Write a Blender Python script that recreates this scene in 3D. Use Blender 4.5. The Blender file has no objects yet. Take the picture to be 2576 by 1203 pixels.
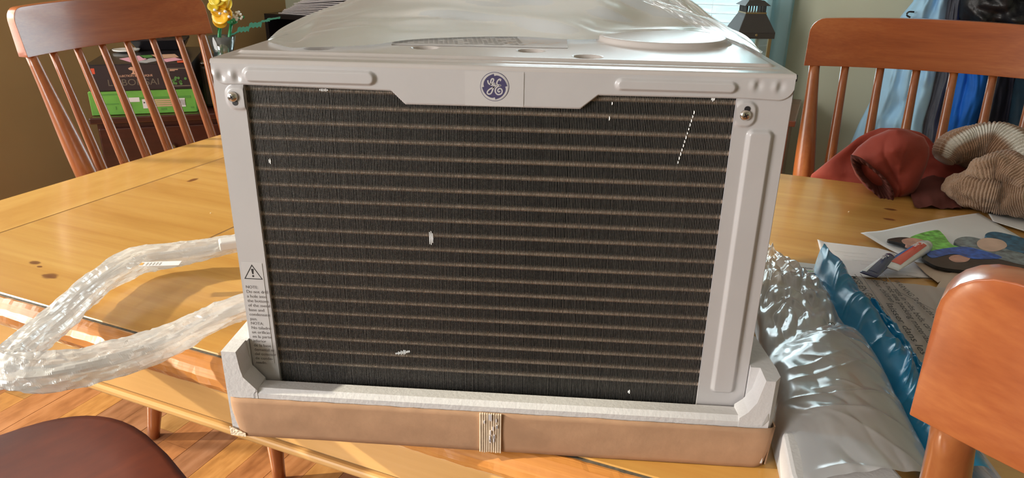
import bpy, bmesh, math, random
import numpy as np
from mathutils import Vector, Matrix, noise
random.seed(4)
S = bpy.context.scene
COL = S.collection
# ------------------------------------------------------------------ camera
CX, CY, F = 1288.0, 601.5, 1814.29
PITCH, YAW, ROLL = 0.38846, -0.07042, 0.0163
C = np.array([0.2915, -0.5821, 1.2064])
_cp, _sp, _cy, _sy = math.cos(PITCH), math.sin(PITCH), math.cos(YAW), math.sin(YAW)
FWD = np.array([_sy*_cp, _cy*_cp, -_sp]); _r = np.array([_cy, -_sy, 0.0]); _u = np.cross(_r, FWD)
RT = math.cos(ROLL)*_r + math.sin(ROLL)*_u
UP = -math.sin(ROLL)*_r + math.cos(ROLL)*_u
cam = bpy.data.cameras.new('camera'); cam.sensor_width = 36; cam.lens = F/2576*36; cam.sensor_fit = 'HORIZONTAL'
cam.clip_start = 0.02
co = bpy.data.objects.new('camera', cam); COL.objects.link(co); S.camera = co
co.matrix_world = Matrix(((RT[0], UP[0], -FWD[0], C[0]), (RT[1], UP[1], -FWD[1], C[1]), (RT[2], UP[2], -FWD[2], C[2]), (0, 0, 0, 1)))
# ------------------------------------------------------------------ world, lights, exposure
ANG = math.radians(-18.7)
U = np.array([math.cos(ANG), math.sin(ANG)]); V = np.array([-U[1], U[0]])
def X(u, v, z=0.0): return np.array([U[0]*u+V[0]*v, U[1]*u+V[1]*v, z])
def UVc(P): return np.array([P[0]*U[0]+P[1]*U[1], P[0]*V[0]+P[1]*V[1], P[2]])
W = bpy.data.worlds.new('sky'); S.world = W; W.use_nodes = True
bg = W.node_tree.nodes['Background']; bg.inputs[0].default_value = (0.58, 0.88, 1.0, 1); bg.inputs[1].default_value = 1.1
def area(name, u, v, z, su, sz, dirv, power, col, spread=180):
    l = bpy.data.lights.new(name, 'AREA'); l.shape = 'RECTANGLE'; l.size = su; l.size_y = sz; l.energy = power; l.color = col; l.spread = math.radians(spread)
    o = bpy.data.objects.new(name, l); COL.objects.link(o); o.location = X(u, v, z)
    d = Vector(X(*dirv)); o.rotation_euler = d.to_track_quat('-Z', 'Y').to_euler(); return o
def sun(d, e, col, ang):
    l = bpy.data.lights.new('sun', 'SUN'); l.energy = e; l.color = col; l.angle = math.radians(ang)
    o = bpy.data.objects.new('sun', l); COL.objects.link(o); o.rotation_euler = Vector(X(*d)).to_track_quat('-Z', 'Y').to_euler()
SUN_E = 9.5
sun((1, 0.38, -0.50), SUN_E, (1.0, 0.86, 0.68), 1.5)
area('daylight_side_window', -2.13, -0.10, 1.45, 1.75, 1.4, (1, 0.1, -0.12), 32, (1.0, 0.95, 0.88))
area('daylight_back_window', -0.35, 2.84, 1.45, 1.2, 1.35, (0.1, -1, -0.1), 26, (0.80, 0.93, 1.0), 120)
area('front_fill_light', -1.35, -2.58, 1.5, 1.3, 1.2, (0.62, 1, -0.14), 41, (1.0, 0.945, 0.915), 104)  # fill light from behind the viewer, added at an unseen window
S.view_settings.view_transform = 'Standard'; S.view_settings.look = 'None'
S.view_settings.exposure = 0.0; S.view_settings.gamma = 1.0; S.view_settings.use_curve_mapping = False
S.cycles.use_denoising = True

# ------------------------------------------------------------------ pixel-ray measuring helpers
def ray(a, b):
    d = FWD*F + RT*(a-CX) - UP*(b-CY); return d/np.linalg.norm(d)
def bz(a, b, z): d = ray(a, b); return C + (z-C[2])/d[2]*d
def by(a, b, y=0.0): d = ray(a, b); return C + (y-C[1])/d[1]*d
def bd(a, b, D): return C + D*ray(a, b)
def bpl(a, b, P, n): d = ray(a, b); n = np.array(n, float); return C + ((np.array(P)-C) @ n)/(d @ n)*d
def bv(a, b, v): return bpl(a, b, X(0, v), [V[0], V[1], 0])
def fb(x, y, z, sc=1.0, o=4): return noise.fractal(Vector((x*sc, y*sc, z*sc)), 1.0, 2.0, o)

# ------------------------------------------------------------------ materials
MAT = {}
def nt(name):
    m = bpy.data.materials.new(name); m.use_nodes = True; n = m.node_tree
    return m, n, n.nodes['Principled BSDF']
def nn(n, t, **k):
    x = n.nodes.new(t)
    for a, b in k.items(): setattr(x, a, b)
    return x
def ramp(n, fac, stops):
    r = nn(n, 'ShaderNodeValToRGB'); e = r.color_ramp.elements
    while len(e) < len(stops): e.new(0.5)
    for i, (p, c) in enumerate(stops): e[i].position = p; e[i].color = (*c, 1)
    n.links.new(fac, r.inputs[0]); return r.outputs[0]
def coords(n, scale, rot=(0, 0, 0), src='Object'):
    tc = nn(n, 'ShaderNodeTexCoord'); mp = nn(n, 'ShaderNodeMapping')
    mp.inputs['Scale'].default_value = scale; mp.inputs['Rotation'].default_value = rot
    n.links.new(tc.outputs[src], mp.inputs[0]); return mp.outputs[0]
def bump(n, b, fac, strength, dist):
    k = nn(n, 'ShaderNodeBump'); k.inputs['Strength'].default_value = strength; k.inputs['Distance'].default_value = dist
    n.links.new(fac, k.inputs['Height']); n.links.new(k.outputs[0], b.inputs['Normal']); return k
def plain(name, c, rough=0.5, metal=0.0, spec=0.5, coat=0.0, var=0.0, vs=30, bmp=0.0, bs=80, bd_=0.001, alpha=1.0, trans=0.0, sheen=0.0, emit=None, es=1.0):
    m, n, b = nt(name)
    b.inputs['Roughness'].default_value = rough; b.inputs['Metallic'].default_value = metal
    b.inputs['Specular IOR Level'].default_value = spec; b.inputs['Coat Weight'].default_value = coat; b.inputs['Coat Roughness'].default_value = 0.08
    b.inputs['Alpha'].default_value = alpha; b.inputs['Transmission Weight'].default_value = trans; b.inputs['Sheen Weight'].default_value = sheen
    co_ = coords(n, (1, 1, 1))
    nz = nn(n, 'ShaderNodeTexNoise'); nz.inputs['Scale'].default_value = vs; nz.inputs['Detail'].default_value = 5; n.links.new(co_, nz.inputs[0])
    v = max(var, 0.02)
    n.links.new(ramp(n, nz.outputs[0], [(0.3, tuple(max(0, x*(1-v)) for x in c)), (0.7, tuple(min(1, x*(1+v)) for x in c))]), b.inputs['Base Color'])
    if bmp:
        nb = nn(n, 'ShaderNodeTexNoise'); nb.inputs['Scale'].default_value = bs; nb.inputs['Detail'].default_value = 6; n.links.new(co_, nb.inputs[0])
        bump(n, b, nb.outputs[0], bmp, bd_)
    if emit: b.inputs['Emission Color'].default_value = (*emit, 1); b.inputs['Emission Strength'].default_value = es
    MAT[name] = m; return m
def wood(name, cols, scale=(1.2, 14, 14), rough=0.3, coat=0.4, knots=(), bmp=0.15, dist=3.5, ns=1.0, coatr=0.12, fine=0.25, rings=0.0, ringcol=(0.3, 0.1, 0.02)):
    m, n, b = nt(name)
    v = coords(n, scale)
    a = nn(n, 'ShaderNodeTexNoise'); a.inputs['Scale'].default_value = ns; a.inputs['Detail'].default_value = 7; a.inputs['Roughness'].default_value = 0.6; a.inputs['Distortion'].default_value = 0.6
    n.links.new(v, a.inputs[0])
    w = coords(n, (scale[0]*2.2, scale[1]*11, scale[2]*11))
    f = nn(n, 'ShaderNodeTexNoise'); f.inputs['Scale'].default_value = ns*1.4; f.inputs['Detail'].default_value = 3; n.links.new(w, f.inputs[0])
    mx = nn(n, 'ShaderNodeMix'); mx.inputs[0].default_value = fine; n.links.new(a.outputs[0], mx.inputs[2]); n.links.new(f.outputs[0], mx.inputs[3])
    k = len(cols); col = ramp(n, mx.outputs[0], [(0.3+0.4*i/(k-1), c) for i, c in enumerate(cols)])
    if rings:
        wv = nn(n, 'ShaderNodeTexWave', wave_type='BANDS', bands_direction='Y'); wv.inputs['Scale'].default_value = rings; wv.inputs['Distortion'].default_value = 6.0
        wv.inputs['Detail'].default_value = 3; wv.inputs['Detail Scale'].default_value = 0.6
        n.links.new(coords(n, (0.18, 1, 1)), wv.inputs[0])
        rp = ramp(n, wv.outputs[1], [(0.0, (0, 0, 0)), (0.75, (0, 0, 0)), (1.0, (0.22, 0.22, 0.22))])
        rm = nn(n, 'ShaderNodeMix', data_type='RGBA'); n.links.new(rp, rm.inputs[0]); n.links.new(col, rm.inputs[6]); rm.inputs[7].default_value = (*ringcol, 1); col = rm.outputs[2]
    for (kx, ky, rx, ry) in knots:
        tc = nn(n, 'ShaderNodeTexCoord'); mp = nn(n, 'ShaderNodeMapping'); mp.vector_type = 'POINT'
        mp.inputs['Location'].default_value = (-kx/rx, -ky/ry, 0); mp.inputs['Scale'].default_value = (1/rx, 1/ry, 0)
        n.links.new(tc.outputs['Object'], mp.inputs[0])
        ln = nn(n, 'ShaderNodeVectorMath', operation='LENGTH'); n.links.new(mp.outputs[0], ln.inputs[0])
        ad = nn(n, 'ShaderNodeMath', operation='MULTIPLY_ADD'); n.links.new(f.outputs[0], ad.inputs[0]); ad.inputs[1].default_value = 0.5; n.links.new(ln.outputs['Value'], ad.inputs[2])
        rr = ramp(n, ad.outputs[0], [(0.0, (1, 1, 1)), (0.75, (0.8,)*3), (1.0, (0, 0, 0))])
        km = nn(n, 'ShaderNodeMix', data_type='RGBA'); n.links.new(rr, km.inputs[0]); n.links.new(col, km.inputs[6]); km.inputs[7].default_value = (0.13, 0.035, 0.012, 1); col = km.outputs[2]
    n.links.new(col, b.inputs['Base Color'])
    b.inputs['Roughness'].default_value = rough; b.inputs['Coat Weight'].default_value = coat; b.inputs['Coat Roughness'].default_value = coatr
    bump(n, b, mx.outputs[0], bmp, 0.0006)
    MAT[name] = m; return m
def film(name, c, transp=0.4, rough=0.15, gloss=0.25, bs=60, bstr=0.5, bdist=0.002, tl=0.5):
    """thin plastic film: part clear, part milky (diffuse and translucent), with a crumpled sheen"""
    m = bpy.data.materials.new(name); m.use_nodes = True; n = m.node_tree; n.nodes.clear()
    out = nn(n, 'ShaderNodeOutputMaterial')
    di = nn(n, 'ShaderNodeBsdfDiffuse'); di.inputs[0].default_value = (*c, 1)
    tr = nn(n, 'ShaderNodeBsdfTranslucent'); tr.inputs[0].default_value = (*c, 1)
    a = nn(n, 'ShaderNodeMixShader'); a.inputs[0].default_value = tl; n.links.new(di.outputs[0], a.inputs[1]); n.links.new(tr.outputs[0], a.inputs[2])
    tp = nn(n, 'ShaderNodeBsdfTransparent'); tp.inputs[0].default_value = (*[min(1, x*0.3+0.7) for x in c], 1)
    bb = nn(n, 'ShaderNodeMixShader'); bb.inputs[0].default_value = transp; n.links.new(a.outputs[0], bb.inputs[1]); n.links.new(tp.outputs[0], bb.inputs[2])
    gl = nn(n, 'ShaderNodeBsdfGlossy'); gl.inputs['Roughness'].default_value = rough; gl.inputs[0].default_value = (1, 1, 1, 1)
    lw = nn(n, 'ShaderNodeLayerWeight'); lw.inputs[0].default_value = gloss
    g = nn(n, 'ShaderNodeMath', operation='MULTIPLY_ADD'); n.links.new(lw.outputs['Fresnel'], g.inputs[0]); g.inputs[1].default_value = 0.9; g.inputs[2].default_value = gloss*0.25
    cc = nn(n, 'ShaderNodeMixShader'); n.links.new(g.outputs[0], cc.inputs[0]); n.links.new(bb.outputs[0], cc.inputs[1]); n.links.new(gl.outputs[0], cc.inputs[2])
    v = coords(n, (1, 1, 1)); vo = nn(n, 'ShaderNodeTexVoronoi', feature='F1'); vo.inputs['Scale'].default_value = bs
    n.nodes.remove(vo); nz = nn(n, 'ShaderNodeTexNoise'); nz.inputs['Scale'].default_value = bs; nz.inputs['Detail'].default_value = 2.0; nz.inputs['Distortion'].default_value = 0.6; n.links.new(v, nz.inputs[0])
    ab = nn(n, 'ShaderNodeMath', operation='SUBTRACT'); ab.inputs[1].default_value = 0.5; n.links.new(nz.outputs[0], ab.inputs[0]); vo = nn(n, 'ShaderNodeMath', operation='ABSOLUTE'); n.links.new(ab.outputs[0], vo.inputs[0])
    bm_ = nn(n, 'ShaderNodeBump'); bm_.inputs['Strength'].default_value = bstr; bm_.inputs['Distance'].default_value = bdist; n.links.new(vo.outputs[0], bm_.inputs['Height'])
    for s_ in (di, tr, gl, lw): n.links.new(bm_.outputs[0], s_.inputs['Normal'])
    n.links.new(cc.outputs[0], out.inputs[0]); MAT[name] = m; return m

PINE = [(0.45, 0.215, 0.045), (0.54, 0.285, 0.070), (0.62, 0.36, 0.105)]
kn = []
for (a, b, r1, r2) in [(182, 528, .007, .011), (485, 453, .007, .014), (88, 661, .011, .006), (100, 671, .005, .003), (125, 695, .014, .009), (2240, 527, .012, .007), (2237, 552, .012, .006)]:
    q = UVc(bz(a, b, 0.76)); kn.append((q[0], q[1], r1*1.45, r2*1.45))
wood('pine_long', PINE, (1.6, 14, 14), 0.34, 0.8, knots=kn[1:], coatr=0.16, rings=9, ringcol=(0.44, 0.19, 0.04), bmp=0.05, fine=0.15)
wood('pine_end', PINE, (14, 1.6, 14), 0.34, 0.55, knots=kn[:1], coatr=0.16, bmp=0.05)
wood('pine_edge', [(0.38, 0.13, 0.025), (0.55, 0.22, 0.05), (0.68, 0.34, 0.10)], (1.6, 20, 20), 0.3, 0.7, coatr=0.14, bmp=0.5, ns=1.3)
wood('pine_apron', [(0.58, 0.31, 0.10), (0.66, 0.37, 0.13), (0.72, 0.43, 0.17)], (1.6, 10, 10), 0.4, 0.4, bmp=0.05)
wood('cherry', [(0.085, 0.014, 0.005), (0.125, 0.022, 0.007), (0.165, 0.032, 0.010)], (22, 2.5, 22), 0.55, 0.0, bmp=0.06, ns=0.8)
wood('cherry_rail', [(0.27, 0.060, 0.016), (0.37, 0.094, 0.026), (0.47, 0.145, 0.042)], (2.6, 20, 20), 0.3, 0.6, bmp=0.06, ns=0.9)
wood('cherry_pole', [(0.22, 0.055, 0.015), (0.32, 0.095, 0.028), (0.40, 0.14, 0.04)], (25, 25, 1.6), 0.28, 0.6, bmp=0.06)
wood('mahogany', [(0.025, 0.005, 0.003), (0.045, 0.009, 0.005), (0.07, 0.014, 0.008)], (2, 16, 16), 0.3, 0.5)
wood('mahogany_light', [(0.12, 0.03, 0.012), (0.18, 0.045, 0.02), (0.22, 0.06, 0.025)], (2, 16, 16), 0.3, 0.5)
for i, (a, b) in enumerate([(0.9, 1.0), (1.15, 1.15), (0.75, 0.72), (1.0, 0.9)]):
    wood('floor_oak%d' % i, [(0.20*a, 0.075*b, 0.020), (0.44*a, 0.20*b, 0.065), (0.60*a, 0.31*b, 0.12)], (16, 1.3, 16), 0.35, 0.35, ns=1.1, bmp=0.05, fine=0.3)
plain('steel_white', (0.505, 0.480, 0.478), 0.34, spec=0.5, coat=0.25, var=0.01, bmp=0.03, bs=900, bd_=0.0002)
plain('steel_top', (0.52, 0.475, 0.455), 0.24, spec=0.4, coat=0.25, var=0.01)
plain('sticker', (0.53, 0.505, 0.50), 0.45, var=0.01)
plain('ink', (0.02, 0.018, 0.02), 0.5)
plain('ink_soft', (0.16, 0.14, 0.14), 0.6)
plain('ink_pale', (0.42, 0.40, 0.38), 0.6)
plain('ink_orange', (0.7, 0.35, 0.10), 0.6)
plain('logo_navy', (0.065, 0.055, 0.13), 0.4, var=0.1, vs=300)
plain('fin_metal', (0.19, 0.178, 0.168), 0.4, metal=0.5, var=0.18, vs=300)
plain('fin_glint', (0.95, 0.94, 0.92), 0.3)  # matte white stands in for the glint of bent metal
plain('tube_copper', (0.50, 0.38, 0.30), 0.5, metal=0.2, var=0.1)
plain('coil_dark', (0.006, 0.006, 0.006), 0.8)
plain('screw_metal', (0.7, 0.65, 0.6), 0.2, metal=1.0)
plain('black_plastic', (0.012, 0.012, 0.016), 0.3)
plain('foam', (0.62, 0.60, 0.60), 0.8, spec=0.2, var=0.02, bmp=0.35, bs=260, bd_=0.0012)
plain('cardboard', (0.43, 0.255, 0.155), 0.8, spec=0.15, var=0.07, vs=60, bmp=0.1, bs=300)
plain('cardboard_raw', (0.70, 0.56, 0.42), 0.9, spec=0.1, var=0.15, vs=90)
film('film_cloudy', (0.92, 0.95, 0.97), 0.06, 0.35, 0.12, bs=7, bstr=0.2, bdist=0.01, tl=0.55)
film('film_thin', (0.85, 0.85, 0.85), 0.72, 0.12, 0.3, bs=30, bstr=0.3, bdist=0.004)
film('film_sleeve', (0.95, 0.94, 0.93), 0.36, 0.2, 0.25, bs=45, bstr=0.5, bdist=0.006, tl=0.5)
film('film_bag', (0.86, 0.87, 0.89), 0.52, 0.16, 0.28, bs=10, bstr=0.04, bdist=0.01, tl=0.4)
film('film_print', (0.46, 0.41, 0.39), 0.06, 0.3, 0.15, bs=14, bstr=0.4, bdist=0.006, tl=0.2)
film('film_blue', (0.006, 0.33, 0.64), 0.08, 0.22, 0.15, bs=18, bstr=0.08, bdist=0.008, tl=0.5)
plain('cord', (0.62, 0.63, 0.66), 0.45)
plain('paper', (0.70, 0.66, 0.68), 0.7, var=0.01)
plain('paper_cool', (0.70, 0.70, 0.72), 0.7, var=0.01)
plain('paper_warm', (0.48, 0.37, 0.29), 0.7, var=0.03)
plain('photo_black', (0.014, 0.016, 0.019), 0.3, var=0.8, vs=70)
plain('photo_green', (0.16, 0.48, 0.09), 0.35, var=0.6, vs=90)
plain('photo_blue', (0.02, 0.10, 0.42), 0.35, var=0.6, vs=90)
plain('photo_teal', (0.02, 0.11, 0.20), 0.35, var=0.6, vs=90)
plain('photo_slate', (0.16, 0.20, 0.22), 0.35, var=0.6, vs=90)
plain('photo_skin', (0.50, 0.27, 0.21), 0.4, var=0.25, vs=60)
plain('photo_blond', (0.55, 0.38, 0.30), 0.4, var=0.2)
plain('tube_red', (0.62, 0.06, 0.04), 0.25, coat=0.5)
plain('tube_blue', (0.03, 0.17, 0.42), 0.25, coat=0.5)
plain('tube_white', (0.72, 0.72, 0.74), 0.25, coat=0.5)
plain('tube_navy', (0.02, 0.03, 0.12), 0.25, coat=0.5)
plain('wall_sage', (0.53, 0.55, 0.43), 0.85, spec=0.2, var=0.02, vs=4, bmp=0.08, bs=300)
plain('wall_sage_warm_light', (0.50, 0.33, 0.155), 0.85, spec=0.2, var=0.03, vs=4, bmp=0.08, bs=300)  # same wall paint, with the left wall's dim warm light tinted in
plain('ceiling_white', (0.75, 0.74, 0.70), 0.9)
plain('trim_white', (0.75, 0.74, 0.72), 0.5)
plain('sky_glass', (0.9, 0.95, 1.0), 0.02, trans=1.0)
plain('slat_white', (0.80, 0.88, 0.90), 0.5)
plain('lego_black', (0.010, 0.009, 0.012), 0.3, coat=0.3)
plain('lego_side', (0.022, 0.012, 0.014), 0.45)
plain('box_green', (0.13, 0.38, 0.055), 0.45, var=0.12, vs=30)
plain('box_green_dark', (0.08, 0.27, 0.04), 0.5)
plain('gold_print', (0.60, 0.36, 0.24), 0.5)
plain('bronze_print', (0.13, 0.11, 0.08), 0.5)
plain('leaf_print', (0.08, 0.22, 0.05), 0.5)
plain('red_print', (0.62, 0.08, 0.03), 0.5)
plain('pink', (0.80, 0.40, 0.50), 0.5)
plain('white_gloss', (0.88, 0.88, 0.86), 0.2, coat=0.4)
plain('yellow_petal', (0.90, 0.50, 0.015), 0.25, coat=0.4)
plain('yellow_pale', (0.90, 0.70, 0.06), 0.25, coat=0.4)
plain('stem_green', (0.015, 0.26, 0.09), 0.3, coat=0.3)
plain('leaf_teal', (0.05, 0.27, 0.19), 0.35, coat=0.3)
plain('glass', (0.9, 0.97, 0.96), 0.02, trans=1.0)
plain('lantern_metal', (0.085, 0.078, 0.075), 0.45, metal=0.6)
plain('brass', (0.36, 0.27, 0.13), 0.4, metal=0.8)
plain('fabric_ltblue', (0.40, 0.70, 0.98), 0.8, sheen=0.2, var=0.05, vs=15)
plain('fabric_grey', (0.10, 0.11, 0.14), 0.8, var=0.1)
plain('fabric_navy', (0.010, 0.013, 0.032), 0.75, var=0.2)
plain('fabric_royal', (0.006, 0.15, 0.68), 0.7, var=0.08)
plain('fabric_black', (0.009, 0.009, 0.012), 0.4, var=0.2, bmp=0.5, bs=30, bd_=0.01)
plain('fabric_teal', (0.008, 0.035, 0.065), 0.7, var=0.2)
plain('fabric_rust', (0.29, 0.036, 0.020), 0.75, sheen=0.15, var=0.06, vs=12, bmp=0.12, bs=500)
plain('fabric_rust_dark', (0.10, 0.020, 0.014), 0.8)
plain('crumb', (0.85, 0.72, 0.5), 0.7)
plain('groove', (0.10, 0.085, 0.065), 0.7, var=0.4, vs=200)
plain('rock', (0.03, 0.035, 0.03), 0.5, var=0.3)
film('clear_glass', (0.75, 0.88, 0.86), 0.93, 0.04, 0.35, bs=5, bstr=0.0)
# sheer curtain
film('curtain_sheer', (0.55, 0.82, 0.86), 0.2, 0.9, 0.0, bs=200, bstr=0.05, tl=0.55)
film('curtain_dense', (0.36, 0.54, 0.58), 0.0, 0.9, 0.0, bs=200, bstr=0.05, tl=0.35)
# knitted scarf: bands by UV
def knit(name, cols):
    m, n, b = nt(name); tc = nn(n, 'ShaderNodeTexCoord'); sp = nn(n, 'ShaderNodeSeparateXYZ'); n.links.new(tc.outputs['UV'], sp.inputs[0])
    r = nn(n, 'ShaderNodeValToRGB'); r.color_ramp.interpolation = 'EASE'; e = r.color_ramp.elements
    while len(e) < len(cols): e.new(0.5)
    for i, (p, c) in enumerate(cols): e[i].position = p; e[i].color = (*c, 1)
    n.links.new(sp.outputs[1], r.inputs[0]); n.links.new(r.outputs[0], b.inputs['Base Color'])
    b.inputs['Roughness'].default_value = 0.95; b.inputs['Sheen Weight'].default_value = 0.5
    nz = nn(n, 'ShaderNodeTexNoise'); nz.inputs['Scale'].default_value = 450; nz.inputs['Detail'].default_value = 3; n.links.new(tc.outputs['Object'], nz.inputs[0]); bump(n, b, nz.outputs[0], 0.8, 0.003)
    MAT[name] = m
knit('knit', [(0.0, (.30, .16, .09)), (0.03, (.33, .18, .10)), (0.07, (.78, .74, .68)), (0.12, (.78, .74, .68)), (0.17, (.40, .24, .15)), (0.62, (.45, .30, .21)), (0.8, (.30, .16, .10)), (1.0, (.33, .19, .12))])

# ------------------------------------------------------------------ object helpers
def meta(o, label=None, cat=None, group=None, kind=None):
    if label: o['label'] = label
    if cat: o['category'] = cat
    if group: o['group'] = group
    if kind: o['kind'] = kind
    return o
def thing(name, label, cat, loc=(0, 0, 0), rz=0.0, group=None):
    o = bpy.data.objects.new(name, None); COL.objects.link(o); o.location = loc; o.rotation_euler = (0, 0, rz); o.empty_display_size = 0.05
    return meta(o, label, cat, group)
def wmat(o):
    m = Matrix.LocRotScale(o.location, o.rotation_euler, None)
    return wmat(o.parent) @ m if o.parent else m
def ob(name, vs, fs, mat, parent=None, smooth=False, world=True, loc=None, rz=0.0, uvs=None, label=None, bevel=0, bseg=2, solid=0, subd=0):
    """one mesh object. world=True: vs are world coordinates, moved into the object's own frame."""
    vs = [tuple(float(c) for c in v) for v in vs]
    me = bpy.data.meshes.new(name)
    o = bpy.data.objects.new(name, me); COL.objects.link(o)
    if parent is not None:
        o.parent = parent
        if world:
            inv = wmat(parent).inverted(); vs = [tuple(inv @ Vector(v)) for v in vs]
    elif loc is not None or world == 'self':
        if loc is None: loc = tuple(np.mean(np.array(vs), 0)[:2]) + (min(v[2] for v in vs),)
        o.location = loc; o.rotation_euler = (0, 0, rz)
        inv = Matrix.LocRotScale(Vector(loc), o.rotation_euler, None).inverted(); vs = [tuple(inv @ Vector(v)) for v in vs]
    me.from_pydata(vs, [], [tuple(int(i) for i in f) for f in fs]); me.update()
    mats = mat if isinstance(mat, (list, tuple)) else [mat]
    for m in mats: me.materials.append(MAT[m] if isinstance(m, str) else m)
    if uvs is not None:
        l = me.uv_layers.new(); 
        for lp in me.loops: l.data[lp.index].uv = uvs[lp.vertex_index]
    b = bmesh.new(); b.from_mesh(me); bmesh.ops.recalc_face_normals(b, faces=b.faces)
    if bevel: bmesh.ops.bevel(b, geom=[e for e in b.edges if len(e.link_faces) == 2 and e.calc_face_angle(0) > 0.5], offset=bevel, segments=bseg, affect='EDGES', profile=0.5, clamp_overlap=True)
    if smooth:
        for f in b.faces: f.smooth = True
    b.to_mesh(me); b.free()
    if solid: md = o.modifiers.new('solid', 'SOLIDIFY'); md.thickness = solid; md.offset = 0
    if subd: md = o.modifiers.new('sub', 'SUBSURF'); md.levels = subd; md.render_levels = subd
    if label: o['label'] = label
    return o
class MB:
    def __init__(s): s.v = []; s.f = []
    def add(s, v, f):
        k = len(s.v); s.v += [tuple(p) for p in v]; s.f += [tuple(i+k for i in g) for g in f]; return s
def box8(P): # P: 8 points, bottom 4 ccw, top 4
    return P, [(0, 3, 2, 1), (4, 5, 6, 7), (0, 1, 5, 4), (1, 2, 6, 5), (2, 3, 7, 6), (3, 0, 4, 7)]
def boxw(x0, x1, y0, y1, z0, z1): return box8([(x0, y0, z0), (x1, y0, z0), (x1, y1, z0), (x0, y1, z0), (x0, y0, z1), (x1, y0, z1), (x1, y1, z1), (x0, y1, z1)])
def boxu(u0, u1, v0, v1, z0, z1): return box8([X(u0, v0, z0), X(u1, v0, z0), X(u1, v1, z0), X(u0, v1, z0), X(u0, v0, z1), X(u1, v0, z1), X(u1, v1, z1), X(u0, v1, z1)])
def prism(poly, f0, f1): # poly list of 2D; f0,f1 map 2D->3D
    n = len(poly); v = [f0(p) for p in poly] + [f1(p) for p in poly]
    return v, [tuple(range(n))[::-1], tuple(range(n, 2*n))] + [(i, (i+1) % n, n+(i+1) % n, n+i) for i in range(n)]
def catmull(P, n):
    P = [np.array(p, float) for p in P]; Q = [2*P[0]-P[1]] + P + [2*P[-1]-P[-2]]; out = []
    m = len(P)-1
    for k in range(n):
        t = k/(n-1)*m; i = min(int(t), m-1); t -= i; a, b, c, d = Q[i:i+4]
        out.append(0.5*((2*b)+(-a+c)*t+(2*a-5*b+4*c-d)*t*t+(-a+3*b-3*c+d)*t**3))
    return out
def lin(P, t):
    P = [np.array(p, float) for p in P]; x = t*(len(P)-1); i = min(int(x), len(P)-2); return P[i]*(1-(x-i))+P[i+1]*(x-i)
def tube(P, R, seg=12, cap=True, flat=None, rad=None):
    P = [np.array(p, float) for p in P]; n = len(P); v = []; f = []
    up = np.array([0, 0, 1.0])
    for i, p in enumerate(P):
        t = P[min(i+1, n-1)]-P[max(i-1, 0)]; t = t/(np.linalg.norm(t)+1e-12)
        a = up - t*(up@t)
        if np.linalg.norm(a) < 0.05: a = np.array([1.0, 0, 0])-t*t[0]
        a = a/np.linalg.norm(a); b = np.cross(t, a); r = R[i] if hasattr(R, '__len__') else R
        for k in range(seg):
            ph = 2*math.pi*k/seg; q = r*(rad(i/(n-1), ph) if rad else 1)
            v.append(p + q*(math.cos(ph)*a*(flat if flat else 1)+math.sin(ph)*b))
    for i in range(n-1):
        for k in range(seg): f.append((i*seg+k, i*seg+(k+1) % seg, (i+1)*seg+(k+1) % seg, (i+1)*seg+k))
    if cap: f.append(tuple(range(seg))[::-1]); f.append(tuple((n-1)*seg+k for k in range(seg)))
    return v, f
def lathe(c, prof, seg=24, axis=(0, 0, 1), ref=None):
    """prof: (r, h) along axis"""
    ax = np.array(axis, float); ax /= np.linalg.norm(ax); a = np.array([1.0, 0, 0]) if abs(ax[0]) < 0.8 else np.array([0, 1.0, 0]); a = a-ax*(a@ax); a /= np.linalg.norm(a); b = np.cross(ax, a)
    v = []; f = []
    for r, h in prof:
        for k in range(seg): ph = 2*math.pi*k/seg; v.append(np.array(c)+ax*h+max(r, 1e-5)*(math.cos(ph)*a+math.sin(ph)*b))
    for i in range(len(prof)-1):
        for k in range(seg): f.append((i*seg+k, i*seg+(k+1) % seg, (i+1)*seg+(k+1) % seg, (i+1)*seg+k))
    f.append(tuple(range(seg))[::-1]); f.append(tuple((len(prof)-1)*seg+k for k in range(seg)))
    return v, f
def grid(fn, nu, nv, mask=None):
    v = []; f = []; idx = {}
    for j in range(nv+1):
        for i in range(nu+1): v.append(fn(i/nu, j/nv))
    for j in range(nv):
        for i in range(nu):
            if mask and not mask((i+.5)/nu, (j+.5)/nv): continue
            a = j*(nu+1)+i; f.append((a, a+1, a+nu+2, a+nu+1))
    return v, f
def patch(Lp, Rp, hf, nu, nv, z0=0.76, curve=True):
    """a sheet lying on the table: two measured edges, height hf(s,t) above z0"""
    Lc, Rc = (catmull(Lp, nv+1), catmull(Rp, nv+1)) if curve else ([lin(Lp, j/nv) for j in range(nv+1)], [lin(Rp, j/nv) for j in range(nv+1)])
    Lw = [bz(*p, z0+hf(0, j/nv)) for j, p in enumerate(Lc)]; Rw = [bz(*p, z0+hf(1, j/nv)) for j, p in enumerate(Rc)]
    def fn(s, t):
        j = int(round(t*nv)); P = Lw[j]*(1-s)+Rw[j]*s; P = P.copy(); P[2] = z0+hf(s, t); return P
    return grid(fn, nu, nv)
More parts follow.
